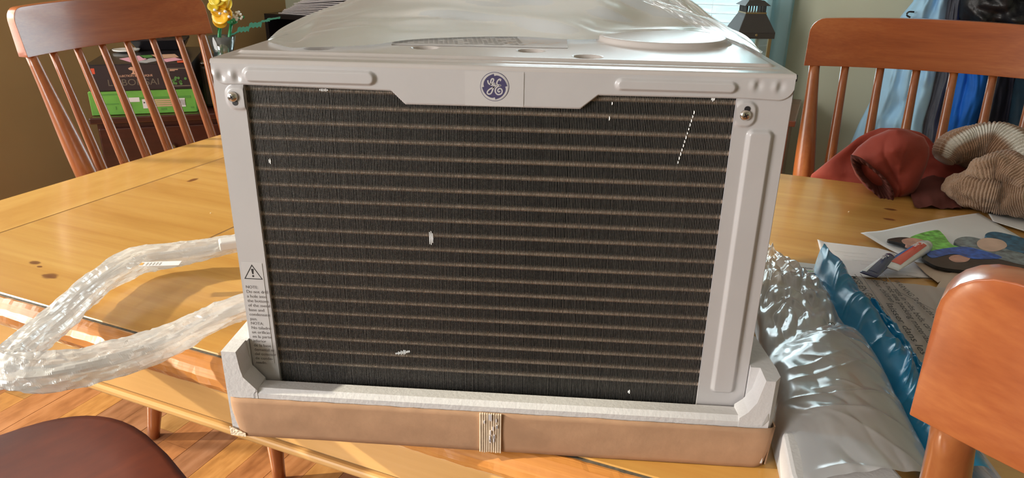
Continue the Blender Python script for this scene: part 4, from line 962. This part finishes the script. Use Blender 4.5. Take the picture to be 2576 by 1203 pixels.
for r in range(5):
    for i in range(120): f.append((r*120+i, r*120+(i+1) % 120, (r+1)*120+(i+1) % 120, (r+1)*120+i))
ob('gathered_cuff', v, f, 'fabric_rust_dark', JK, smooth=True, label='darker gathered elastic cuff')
ob('shaded_lining', *(lambda b: (b.v, b.f))(MB().add(*patch([(2300, 440), (2290, 480), (2300, 520)], [(2400, 430), (2410, 480), (2420, 525)], lambda s, t: 0.004+0.02*math.sin(math.pi*s)*math.sin(math.pi*t)+0.006*fb(s*4, t*4, 1), 20, 20))), 'fabric_rust_dark', JK, smooth=True)  # inner side of the jacket, its shadow put into the dark cloth
# scarf: one ribbed knitted roll coiled round
SC = thing('knitted_scarf', 'tan and white ribbed knitted scarf coiled at the back of the table', 'scarf', X(0.85, 1.05, 0.76))
def knitroll(name, path, n, seg, ribs, amp, sd, u0=0.0, u1=1.0, flat=1.0):
    pts = []; rr = []
    for a, b, v_, r in path: q = bv(a, b, v_); pts.append(q); rr.append(r*np.linalg.norm(q-C)/F*1.05)
    pp = catmull(pts, n); R = np.interp(np.linspace(0, 1, n), np.linspace(0, 1, len(rr)), rr)
    vv, ff = tube(pp, list(R), seg, flat=flat, rad=lambda t, ph: 1+0.11*abs(math.sin(t*math.pi*ribs+0.6*math.sin(ph+sd)))+amp*fb(t*3.5+sd, math.cos(ph)*0.9, math.sin(ph)*0.9, o=3))
    vv = [(p_[0], p_[1], max(p_[2], 0.7615)) if UVc(np.array(p_))[1] < VR+0.02 else p_ for p_ in vv]
    ob(name, vv, ff, 'knit', SC, smooth=True, uvs=[((i//seg)/n, u0+(u1-u0)*(i % seg)/seg) for i in range(len(vv))])
knitroll('knitted_roll', [(2372, 402, 1.14, 20), (2392, 378, 1.15, 30), (2440, 362, 1.17, 36), (2500, 362, 1.17, 42), (2556, 392, 1.14, 46), (2596, 440, 1.10, 46), (2640, 500, 1.06, 40)], 420, 64, 46, 0.12, 0.0)
knitroll('lower_fold', [(2392, 486, 1.10, 18), (2430, 474, 1.07, 34), (2475, 482, 1.04, 34), (2530, 490, 1.03, 36), (2600, 490, 1.01, 38)], 300, 64, 44, 0.40, 2.0, 0.3, 0.95)
knitroll('inner_fold', [(2440, 452, 1.07, 14), (2478, 430, 1.05, 25), (2520, 424, 1.04, 28), (2560, 440, 1.02, 28), (2590, 470, 1.0, 20)], 220, 64, 30, 0.40, 5.0, 0.28, 0.85)
blob('loose_end', [(316, 2430, 2500), (325, 2400, 2530), (340, 2385, 2550), (370, 2380, 2570), (430, 2390, 2590), (520, 2400, 2600), (640, 2420, 2600)], 1.21, 0.01, 0.07, 'knit', SC, amp=0.012, drop=True)

# ================================================================== coats on the back wall
RK = thing('coat_rack', 'wooden coat rack board with hooks above the coats', 'coat rack', X(0.95, 2.73, 1.5), ANG)
ob('board', *boxu(0.55, 1.45, 2.73, 2.749, 1.46, 1.56), 'mahogany', RK, bevel=0.003)
for a in (0.74, 0.92, 1.08, 1.28):
    ob('hook', *tube(catmull([X(a, 2.73, 1.50), X(a, 2.68, 1.47), X(a, 2.655, 1.49), X(a, 2.65, 1.52)], 12), 0.005, 8), 'brass', RK, smooth=True)
def coat(name, label, rows, v0, mat, bulge=0.06, freq=5, seed=0, parent=None, amp=0.03, cat='coat'):
    def fo(s, t): return amp*0.40*math.sin(s*math.pi*freq*0.7+seed+2.6*t)+amp*0.16*math.sin(s*math.pi*freq*1.7+seed*2-4*t)+amp*1.3*(0.25-abs(fb(s*1.8+seed+2*t, t*5-s*1.5, seed, o=3)))
    return blob(name, rows, v0, bulge, 0.03, mat, parent, nz=70, ns=56, amp=amp*0.9, sc=7, seed=seed, folds=fo, label=label, cat=cat)
LB = coat('coat', 'light blue jacket hanging leftmost on the wall behind the far chair', [(-330, 2400, 2450), (-250, 2330, 2480), (-120, 2310, 2440), (-40, 2300, 2400), (0, 2300, 2386), (45, 2262, 2380), (90, 2250, 2366), (130, 2236, 2362), (190, 2215, 2354), (254, 2190, 2340), (311, 2160, 2322), (360, 2140, 2318), (450, 2120, 2330)], 2.60, 'fabric_ltblue', seed=1.0, amp=0.045, freq=4)
ob('hanging_loop', *tube(catmull([bv(2300, 30, 2.50), bv(2286, 30, 2.50), bv(2281, 38, 2.50), bv(2290, 44, 2.50)], 10), 0.003, 8), 'black_plastic', LB, smooth=True)
coat('coat', 'slate grey and navy jacket hanging between the light blue and royal blue coats', [(-330, 2480, 2540), (-200, 2430, 2520), (0, 2376, 2425), (40, 2368, 2420), (100, 2360, 2412), (200, 2345, 2404), (311, 2312, 2372), (450, 2290, 2360)], 2.635, 'fabric_grey', bulge=0.05, seed=2.2)
coat('coat', 'royal blue coat hanging behind the chair spindles, right of the light blue one', [(-330, 2500, 2560), (-100, 2440, 2520), (60, 2415, 2480), (100, 2410, 2492), (200, 2398, 2490), (260, 2378, 2478), (330, 2354, 2448), (450, 2330, 2430)], 2.61, 'fabric_royal', bulge=0.05, seed=3.9, freq=3)
coat('coat', 'dark navy coat hanging right of the royal blue one', [(-330, 2540, 2640), (-50, 2490, 2620), (100, 2485, 2600), (200, 2482, 2565), (330, 2440, 2545), (450, 2420, 2530)], 2.64, 'fabric_navy', bulge=0.07, seed=5.1)
coat('coat', 'dark teal quilted coat at the right picture edge', [(-330, 2640, 2740), (0, 2580, 2760), (200, 2552, 2740), (330, 2530, 2720), (480, 2515, 2700)], 2.60, 'fabric_teal', bulge=0.09, seed=6.6, freq=3)
coat('rain_jacket', 'shiny black rain jacket bunched over the tops of the dark coats', [(-300, 2520, 2600), (-120, 2440, 2680), (0, 2414, 2700), (40, 2412, 2700), (60, 2420, 2690), (80, 2450, 2680), (92, 2500, 2670)], 2.52, 'fabric_black', bulge=0.10, seed=7.4, amp=0.05, freq=5, cat='jacket')

# ================================================================== sideboard and lantern by the window
SD = thing('sideboard', 'mahogany sideboard under the window, its end showing right of the air conditioner', 'sideboard', X(-0.3, 2.4, 0), ANG)
su1 = UVc(bv(1999, 290, 2.30))[0]; sz = UVc(bv(1999, 290, 2.30))[2]
ob('top', *boxu(-1.0, su1+0.01, 2.20, 2.62, sz-0.022, sz), 'mahogany_light', SD, bevel=0.004)
ob('carcass', *boxu(-0.98, su1-0.01, 2.22, 2.60, 0.06, sz-0.022), 'mahogany_light', SD)
for k in range(3):
    a0 = -0.96+k*(su1+0.93)/3; d_ = ob('door', *boxu(a0, a0+(su1+0.93)/3-0.015, 2.203, 2.219, 0.09, sz-0.04), 'mahogany_light', SD, bevel=0.003)
    ob('knob', *lathe(X(a0+0.03, 2.203, sz*0.6), [(0.005, 0), (0.005, 0.012), (0.011, 0.016), (0.008, 0.024)], 12, -X(0, 1)), 'brass', d_, smooth=True)
for a in (-0.95, su1-0.04):
    for b in (2.24, 2.57): ob('foot', *lathe(X(a, b, 0), [(0.014, 0), (0.02, 0.06)], 12), 'mahogany_light', SD)
D0 = 2.42
lc = bv(1883, 100, D0); LN = thing('lantern', 'black metal lantern with a pagoda roof in front of the window', 'lantern', (lc[0], lc[1], sz), 0.15)
def LZ(y): return bv(1883, y, D0)[2]
def pyr(r0, z0, r1, z1, n=4, a0=math.pi/4): 
    v = [(r*math.cos(a0+2*math.pi*k/n), r*math.sin(a0+2*math.pi*k/n), z) for r, z in ((r0, z0), (r1, z1)) for k in range(n)]
    return v, [tuple(range(n))[::-1], tuple(range(n, 2*n))]+[(k, (k+1) % n, n+(k+1) % n, n+k) for k in range(n)]
def LP(name, vf, mat, **k): return ob(name, [(a, b, c-sz) for a, b, c in vf[0]], vf[1], mat, LN, world=False, **k)
S2 = 1.414/2
sc2 = np.linalg.norm(lc-C)/F
w_e, w_t, w_b = 85*sc2, 46*sc2, 74*sc2
LP('roof_band', pyr(w_e*S2, LZ(92), w_e*S2, LZ(78)), 'lantern_metal')
LP('roof', pyr(w_e*S2*1.02, LZ(78), w_t*S2*1.02, LZ(31)), 'lantern_metal', bevel=0.002)
m = MB(); g0, g1 = LZ(29), LZ(12)
for side in range(4):
    a = side*math.pi/2; c_, s_ = math.cos(a), math.sin(a); h = w_t/2*0.94
    for k in range(8):
        t_ = -h+2*h*k/7; x, y = h*c_-t_*s_, h*s_+t_*c_; m.add(*[(lambda vf: ([(px_+x, py_+y, pz_) for px_, py_, pz_ in vf[0]], vf[1]))(boxw(-0.0016, 0.0016, -0.0016, 0.0016, g0, g1))][0])
LP('vent_gallery', (m.v, m.f), 'lantern_metal')
LP('gallery_base', pyr(w_t*S2*1.05, LZ(32), w_t*S2*1.05, LZ(28.5)), 'brass')
LP('cap', pyr(w_t*S2*1.3, LZ(12), w_t*S2*0.75, LZ(-1)), 'lantern_metal')
LP('cap_dome', lathe((0, 0, LZ(0)), [(w_t*0.36, -0.006), (w_t*0.36, 0.0), (w_t*0.3, 0.012), (w_t*0.1, 0.02)], 20), 'lantern_metal', smooth=True)
rz_ = LZ(-2)+0.018; LP('ring_handle', tube([(0.03*math.cos(a), 0, rz_+0.03+0.03*math.sin(a)) for a in np.linspace(0, 2*math.pi, 25)], 0.0025, 8), 'lantern_metal', smooth=True)
h = w_b/2*0.94; zb_ = sz+0.03; zt_ = LZ(92)
for sx in (-1, 1):
    for sy in (-1, 1): LP('post', (lambda vf: ([(a+sx*h, b+sy*h, c) for a, b, c in vf[0]], vf[1]))(boxw(-0.006, 0.006, -0.006, 0.006, zb_, zt_)), 'brass', bevel=0.001)
LP('base', pyr(w_e*S2, sz, w_e*S2*0.95, zb_), 'lantern_metal', bevel=0.002)
for k in range(4):
    a = k*math.pi/2; c_, s_ = math.cos(a), math.sin(a)
    LP('glass_pane', (lambda vf: ([(c_*x-s_*y, s_*x+c_*y, z) for x, y, z in vf[0]], vf[1]))(boxw(-h+0.007, h-0.007, h-0.001, h+0.001, zb_, zt_)), 'clear_glass')
LP('rivet', lathe((0.0, -w_e/2*1.0, LZ(83)), [(0.005, 0), (0.003, 0.003)], 10, (0, -1, 0)), 'brass')
LP('candle', lathe((0, 0, zb_), [(0.028, 0), (0.028, 0.09), (0.024, 0.095)], 20), 'white_gloss', smooth=True)

# ================================================================== cabinet with boxes behind chair one
CA = math.radians(20); cd = np.array([math.cos(CA), math.sin(CA), 0]); cn = np.array([-math.sin(CA), math.cos(CA), 0])
P0 = bd(222, 298, 2.52); CZ = P0[2]
def K(a, b, z): return P0*[1, 1, 0]+cd*a+cn*b+[0, 0, z]
def boxk(a0, a1, b0, b1, z0, z1): return box8([K(a0, b0, z0), K(a1, b0, z0), K(a1, b1, z0), K(a0, b1, z0), K(a0, b0, z1), K(a1, b0, z1), K(a1, b1, z1), K(a0, b1, z1)])
CB_ = thing('cabinet', 'dark mahogany cabinet standing behind the left chair', 'cabinet', tuple(K(0.4, 0.2, 0)), CA)
ob('top', *boxk(0.0, 0.85, 0.0, 0.42, CZ-0.02, CZ), 'mahogany', CB_, bevel=0.004)
ob('carcass', *boxk(0.015, 0.835, 0.02, 0.41, 0.05, CZ-0.02), 'mahogany', CB_)
for k in range(2):
    dd = ob('door', *boxk(0.02+k*0.41, 0.42+k*0.41, 0.004, 0.019, 0.06, CZ-0.18), 'mahogany', CB_, bevel=0.003); ob('knob', *lathe(K(0.38+k*0.08, 0.004, CZ*0.6), [(0.005, 0), (0.005, 0.01), (0.011, 0.015), (0.008, 0.022)], 12, -cn), 'brass', dd, smooth=True)
    dr = ob('drawer', *boxk(0.02+k*0.41, 0.42+k*0.41, 0.004, 0.019, CZ-0.17, CZ-0.035), 'mahogany', CB_, bevel=0.003); ob('knob', *lathe(K(0.22+k*0.41, 0.004, CZ-0.10), [(0.005, 0), (0.005, 0.01), (0.011, 0.015), (0.008, 0.022)], 12, -cn), 'brass', dr, smooth=True)
for a in (0.04, 0.80):
    for b in (0.04, 0.38): ob('foot', *lathe(K(a, b, 0), [(0.016, 0), (0.02, 0.051)], 10), 'mahogany', CB_)
nrm = cn
def onf(a, b, off=0.03): # pixel on the box front plane -> (a coordinate, z)
    q = bpl(a, b, P0+cn*off, nrm); return (q-P0) @ cd, q[2]
gl, _ = onf(230, 280); gr, _ = onf(495, 270); _, gt = onf(232, 232); gt = max(gt, CZ+0.05)
GB = thing('game_box', 'bright green toy box under the black box on the cabinet', 'box', tuple(K((gl+gr)/2, 0.15, CZ)), CA)
ob('carton', *boxk(gl, gr, 0.03, 0.33, CZ+0.001, gt), 'box_green', GB, bevel=0.0015)
def fprint(parent, a0, y0, a1, y1, mat, name='print', off=0.0294):
    pa, za = onf(a0, y0); pb, zb2 = onf(a1, y1); return ob(name, *box8([K(pa, off, zb2), K(pb, off, zb2), K(pb, off+0.0004, zb2), K(pa, off+0.0004, zb2), K(pa, off, za), K(pb, off, za), K(pb, off+0.0004, za), K(pa, off+0.0004, za)]), mat, parent)
fprint(GB, 357, 250, 382, 272, 'tube_white', off=0.0292); fprint(GB, 320, 246, 352, 256, 'tube_white', off=0.0292); fprint(GB, 450, 247, 468, 268, 'tube_white', 'barcode_patch', off=0.0292)
for k in range(5): fprint(GB, 453+3*k, 250, 454.5+3*k, 264, 'ink', 'bar', off=0.0288)
for k in range(3):
    p_, z_ = onf(363+k*8, 258); ob('recycling_mark', *lathe(K(p_, 0.0290, z_), [(0.0035, 0), (0.0035, 0.0002)], 3, -cn), 'ink', GB)
for k in range(4): fprint(GB, 388, 250+k*5, 440, 251.5+k*5, 'gold_print', 'print_line')
p_, z_ = onf(313, 266); ob('battery_print', *lathe(K(p_, 0.0290, z_), [(0.006, 0), (0.006, 0.0002)], 14, -cn), 'tube_white', GB); fprint(GB, 318, 262, 332, 271, 'ink', 'battery_print', 0.0288)
for (a, b, c_, d2) in [(245, 248, 252, 256), (246, 270, 256, 278), (260, 270, 264, 278), (290, 268, 294, 276), (360, 236, 372, 242), (310, 238, 316, 243), (480, 268, 488, 272), (405, 272, 420, 276), (240, 238, 300, 239), (340, 245, 480, 246), (240, 262, 300, 263)]: fprint(GB, a, b, c_, d2, 'box_green_dark', 'block_print')
bl_, _ = onf(224, 220); br_, _ = onf(490, 210); _, bt = onf(226, 163)
BB = thing('toy_box', 'large black toy box with a tree emblem on top of the green box', 'box', tuple(K((bl_+br_)/2, 0.2, gt)), CA)
ob('carton', *boxk(bl_, br_, 0.028, 0.40, gt+0.001, bt), 'lego_black', BB, bevel=0.0012)
ob('front_face', *boxk(bl_+0.004, br_-0.004, 0.0272, 0.0282, gt+0.004, bt-0.003), 'lego_side', BB)
def ftext(parent, s, a0, y0, a1, h, mat, off=0.0266, bold=0.0):
    pa, za = onf(a0, y0); pb, _ = onf(a1, y0); return text('lettering', s, K(pa, off, za), cd, (0, 0, 1), h, mat, parent, width=pb-pa, bold=bold)
ftext(BB, 'COLLECTION BOTANIQUE', 288, 194, 385, 0.0085, 'gold_print', bold=0.01)
ftext(BB, 'LE BONSAI', 272, 216, 402, 0.027, 'bronze_print')
fprint(BB, 228, 172, 240, 186, 'red_print', off=0.0268)
p1, z1_ = onf(335, 178)
ob('tree_emblem', *prism([(p1-0.010, z1_+0.004), (p1-0.012, z1_+0.008), (p1-0.004, z1_+0.012), (p1+0.006, z1_+0.010), (p1+0.012, z1_+0.006), (p1+0.009, z1_+0.001), (p1+0.003, z1_), (p1+0.003, z1_-0.006), (p1+0.008, z1_-0.010), (p1-0.008, z1_-0.010), (p1-0.002, z1_-0.005), (p1-0.001, z1_+0.001)], lambda q: K(q[0], 0.0266, q[1]), lambda q: K(q[0], 0.0272, q[1])), 'gold_print', BB)
for (x0_, y0_, x1_, y1_) in [(425, 171, 482, 172), (425, 171, 426, 216), (481, 171, 482, 216), (425, 215, 482, 216), (427, 174, 448, 175.5), (427, 177, 440, 178)]: fprint(BB, x0_, y0_, x1_, y1_, 'gold_print' if y0_ > 173 and y0_ < 180 else 'bronze_print', 'panel_line', 0.0268)
for k in range(16):
    a = 436+36*random.random(); b = 180+32*random.random()
    if 444 < a < 452 or b > 195: p_, z_ = onf(a, b); ob('plant_print', *lathe(K(p_, 0.0266, z_), [(0.0042, 0), (0.0042, 0.0003)], 7, -cn), 'leaf_print', BB)
def topk(a, b, z): q = bz(a, b, z); return q
m = {}
for (pp_, mt) in [([(300, 148), (350, 140), (372, 150), (330, 157)], 'pink'), ([(345, 156), (380, 146), (410, 150), (370, 158)], 'tube_white'), ([(380, 138), (440, 136), (450, 144), (400, 148)], 'gold_print'), ([(400, 150), (440, 145), (460, 150), (420, 156)], 'pink'), ([(445, 153), (472, 152), (474, 157), (446, 158)], 'red_print'), ([(350, 140), (380, 138), (385, 144), (360, 147)], 'leaf_print')]:
    P = [topk(*q, bt+0.0005) for q in pp_]; ob('top_picture', *prism(P, lambda p: p, lambda p: p+[0, 0, 0.0003]), mt, BB)
# dark slot box at the right of the pile
DB = thing('black_case', 'dark case standing right of the stacked boxes, behind the chair post', 'case', tuple(K(0.5, 0.2, CZ)), CA)
a0, _ = onf(500, 200, 0.05); ob('body', *boxk(br_+0.012, br_+0.062, 0.09, 0.30, CZ+0.001, bt-0.02), 'rock', DB, bevel=0.01)
ob('lid', *boxk(br_+0.014, br_+0.060, 0.092, 0.298, bt-0.02, bt-0.01), 'lego_black', DB, bevel=0.004)
# black tray with thin trunk and blossom, white dish
tcn = topk(408, 122, bt+0.001)
TR = thing('bonsai_tray', 'black slatted planter tray standing on the black box', 'planter', tuple(tcn), CA)
def tk(a, b, z): return tcn*[1, 1, 0]+cd*a+cn*b+[0, 0, bt+0.0015+z]
wT = 0.085
m = MB(); m.add([tk(-wT*0.8, -0.035, 0), tk(wT*0.8, -0.035, 0), tk(wT*0.8, 0.035, 0), tk(-wT*0.8, 0.035, 0), tk(-wT, -0.05, 0.03), tk(wT, -0.05, 0.03), tk(wT, 0.05, 0.03), tk(-wT, 0.05, 0.03)], box8([0]*8)[1])
ob('bowl', m.v, m.f, 'lego_black', TR)
for k in range(6): ob('slat', *box8([tk(-wT, -0.05+0.018*k, 0.031), tk(wT, -0.05+0.018*k, 0.031), tk(wT, -0.042+0.018*k, 0.031), tk(-wT, -0.042+0.018*k, 0.031), tk(-wT, -0.05+0.018*k, 0.036), tk(wT, -0.05+0.018*k, 0.036), tk(wT, -0.042+0.018*k, 0.036), tk(-wT, -0.042+0.018*k, 0.036)]), 'lego_black', TR)
bt_ = bd(378, 0, np.linalg.norm(tcn-C)); ob('trunk', *tube(catmull([tk(0, 0, 0.03), tk(0.01, 0, 0.06), bt_*[1, 1, 0]+[0, 0, bt_[2]-0.01]], 10), [0.008-0.0005*i for i in range(10)], 8), 'mahogany_light', TR, smooth=True)
for k in range(7):
    q = bt_+np.array([random.uniform(-.014, .014), random.uniform(-.01, .01), random.uniform(-.006, .012)]); ob('blossom', *lathe(q, [(0.001, -0.003), (0.008, 0), (0.002, 0.003)], 6), 'pink', TR)
q = topk(318, 129, bt+0.002); o = ob('white_dish', *lathe((0, 0, 0), [(0.018, 0.0), (0.040, 0.004), (0.042, 0.008), (0.038, 0.008), (0.016, 0.003)], 24), 'white_gloss', smooth=True, world=False); o.location = (q[0], q[1], bt+0.0012); meta(o, 'small white oval dish left of the black tray', 'dish')
# vase with brick-built flowers
vp = bd(561, 120, 2.62); VZ = CZ+0.001
VS = thing('flower_vase', 'clear glass vase behind the end of the chair rail', 'vase', (vp[0], vp[1], VZ))
zr_ = bd(561, 90, 2.62)[2]; H = zr_-VZ
ob('glass_body', *lathe((vp[0], vp[1], VZ), [(0.001, 0.004), (0.030, 0.0), (0.038, 0.02), (0.036, H*0.5), (0.030, H*0.75), (0.044, H), (0.042, H), (0.0275, H*0.75), (0.0335, H*0.5), (0.035, 0.02), (0.001, 0.008)], 32), 'clear_glass', VS, smooth=True)
for k in range(26):
    a = random.random()*6.28; r = random.random()*0.024; hz = random.uniform(0.012, H*0.55); q = (vp[0]+r*math.cos(a), vp[1]+r*math.sin(a), VZ+hz); ob('pebble', *lathe(q, [(0.003, -0.005), (0.0075, 0), (0.003, 0.005)], 8), random.choice(['white_gloss', 'leaf_teal', 'white_gloss']), VS, smooth=True)
def flower_at(name, label): return thing(name, label, 'flower', (vp[0], vp[1], VZ+0.01))
def P2(a, b, D=2.62): return bd(a, b, D)
YFW = flower_at('yellow_flower', 'toy flower spray with round yellow petals, tallest in the vase')
base = np.array([vp[0], vp[1], VZ+0.02])
for (x_, y_) in ((546, 95), (552, 60)): ob('stem', *tube([base, P2(x_, y_+30), P2(x_+6, y_-30)], 0.0058, 10), 'stem_green', YFW, smooth=True)
for (x_, y_, r, mt, tilt) in [(548, 0, 15, 'yellow_pale', .3), (575, 12, 15, 'yellow_pale', -.4), (552, 15, 17, 'yellow_petal', .1), (545, 30, 13, 'yellow_petal', .5), (556, 42, 19, 'yellow_petal', 0), (574, 38, 15, 'yellow_petal', -.3), (552, 55, 16, 'yellow_petal', .8), (536, 18, 12, 'yellow_pale', .4), (540, 2, 12, 'yellow_pale', .2), (566, -10, 14, 'yellow_pale', 0)]:
    c_ = P2(x_, y_, 2.58+0.02*random.random()); R_ = r*2.6/F; ax = -FWD+np.array([tilt, 0, 0.2*tilt]); 
    pt = ob('petal', *lathe(c_, [(0.001, 0.0), (R_*0.6, 0.001), (R_, 0.006), (R_*0.97, 0.008), (R_*0.5, 0.003), (0.001, 0.002)], 22, ax), mt, YFW, smooth=True)
for (x_, y_) in ((553, 34), (566, 29), (576, 42), (540, 25)): ob('white_stud', *lathe(P2(x_, y_, 2.565), [(0.0045, -0.003), (0.0045, 0.002), (0.002, 0.004)], 10, -FWD), 'white_gloss', YFW, smooth=True)
WF = flower_at('white_flower', 'toy flower with small white blossoms on a green collar, right of the yellow one')
ob('stem', *tube([base+[0.01, 0, 0], P2(577, 90), P2(582, 60)], 0.0055, 10), 'stem_green', WF, smooth=True)
ob('collar', *lathe(P2(584, 56), [(0.006, -0.006), (0.018, 0.002), (0.010, 0.01)], 9, (0.2, -0.3, 1)), 'stem_green', WF)
for k in range(16):
    q = P2(584+random.uniform(-8, 26), 46-random.uniform(-4, 16)+0.3*k*0, 2.6); ob('blossom', *lathe(q, [(0.001, -0.003), (0.0048, 0.0), (0.0035, 0.003), (0.001, 0.004)], 6, (random.random()-.5, -1, random.random()-.3)), 'white_gloss', WF)
for k in range(6): ob('leaf', *lathe(P2(586+5*k, 54-2*k+random.uniform(-2, 3), 2.605), [(0.001, -0.002), (0.006, 0), (0.001, 0.003)], 5, (0.3, -1, 0.4)), 'stem_green', WF)
FN = flower_at('fern_frond', 'toy fern frond arching right out of the vase')
fp_ = [base+[0.015, 0, 0], P2(575, 105), P2(592, 84), P2(612, 74), P2(640, 63), P2(668, 52), P2(705, 44)]
ob('stem', *tube(catmull(fp_, 24), 0.0030, 8), 'leaf_teal', FN, smooth=True)
for (x_, y_, L_, W_) in [(612, 75, 16, 9), (642, 64, 17, 9), (668, 54, 12, 4), (688, 48, 18, 3)]:
    pts = []; nT = 7
    up_ = [(x_-L_, y_+5)] + [(x_-L_+2*L_*(k+0.5)/nT, y_-W_*0.55-W_*0.3*(k % 2)-0.25*k) for k in range(nT)] + [(x_+L_, y_-6)]
    dn = [(x_+L_-2*L_*(k+0.5)/nT, y_+W_*(0.55 if k % 2 else 0.95)-3*(1-k/nT)) for k in range(nT)]
    P = [P2(a, b, 2.59) for a, b in up_+dn]; ob('leaf', *prism(P, lambda p: p, lambda p: p+RT*0+cn*0.004), 'leaf_teal', FN)
# black bookcase in the corner with a paper stack
BK = thing('bookcase', 'black open bookcase in the corner behind the plastic bag', 'bookcase', X(-1.75, 2.5, 0), ANG)
q = UVc(bv(664, 34, 2.42)); bu, bzz = q[0], q[2]
ob('side_panel', *boxu(bu, bu+0.02, 2.42, 2.72, 0, bzz), 'lego_black', BK); ob('side_panel', *boxu(bu+0.88, bu+0.90, 2.42, 2.72, 0, bzz), 'lego_black', BK)
ob('back_panel', *boxu(bu+0.02, bu+0.88, 2.70, 2.72, 0, bzz), 'lego_black', BK)
for z in (0.05, 0.38, bzz-0.25, bzz-0.02): ob('shelf', *boxu(bu+0.02, bu+0.88, 2.42, 2.70, z, z+0.02), 'lego_black', BK)
o = ob('red_binder', *boxu(bu+0.06, bu+0.30, 2.46, 2.66, bzz-0.2295, bzz-0.16), 'red_print', world='self', bevel=0.004); meta(o, 'dark red binder lying on a shelf of the black bookcase', 'binder')
PK = thing('paper_stack', 'slanting stack of white papers on the black bookcase behind the bag', 'paper', X(bu+0.3, 2.5, bzz))
c0 = UVc(bv(775, 20, 2.40)); 
for k in range(14):
    a = 0.06*random.uniform(-1, 1)+0.005*k; uo = bu+0.08+0.012*k+random.uniform(-.01, .01); zz = bzz+0.002+k*0.006
    c_, s_ = math.cos(a), math.sin(a); L_, W_ = 0.34, 0.24; pts = [(0, 0), (L_, 0), (L_, 0.21), (0, 0.21)]
    v0_ = [(uo+x*c_-y*s_, 2.44+x*s_+y*c_, zz+0.055*(x/L_)*(k/14)+0.0) for x, y in pts]
    ob('sheet', *prism([X(*p) for p in v0_], lambda p: p, lambda p: p+[0, 0, 0.004]), 'paper', PK)
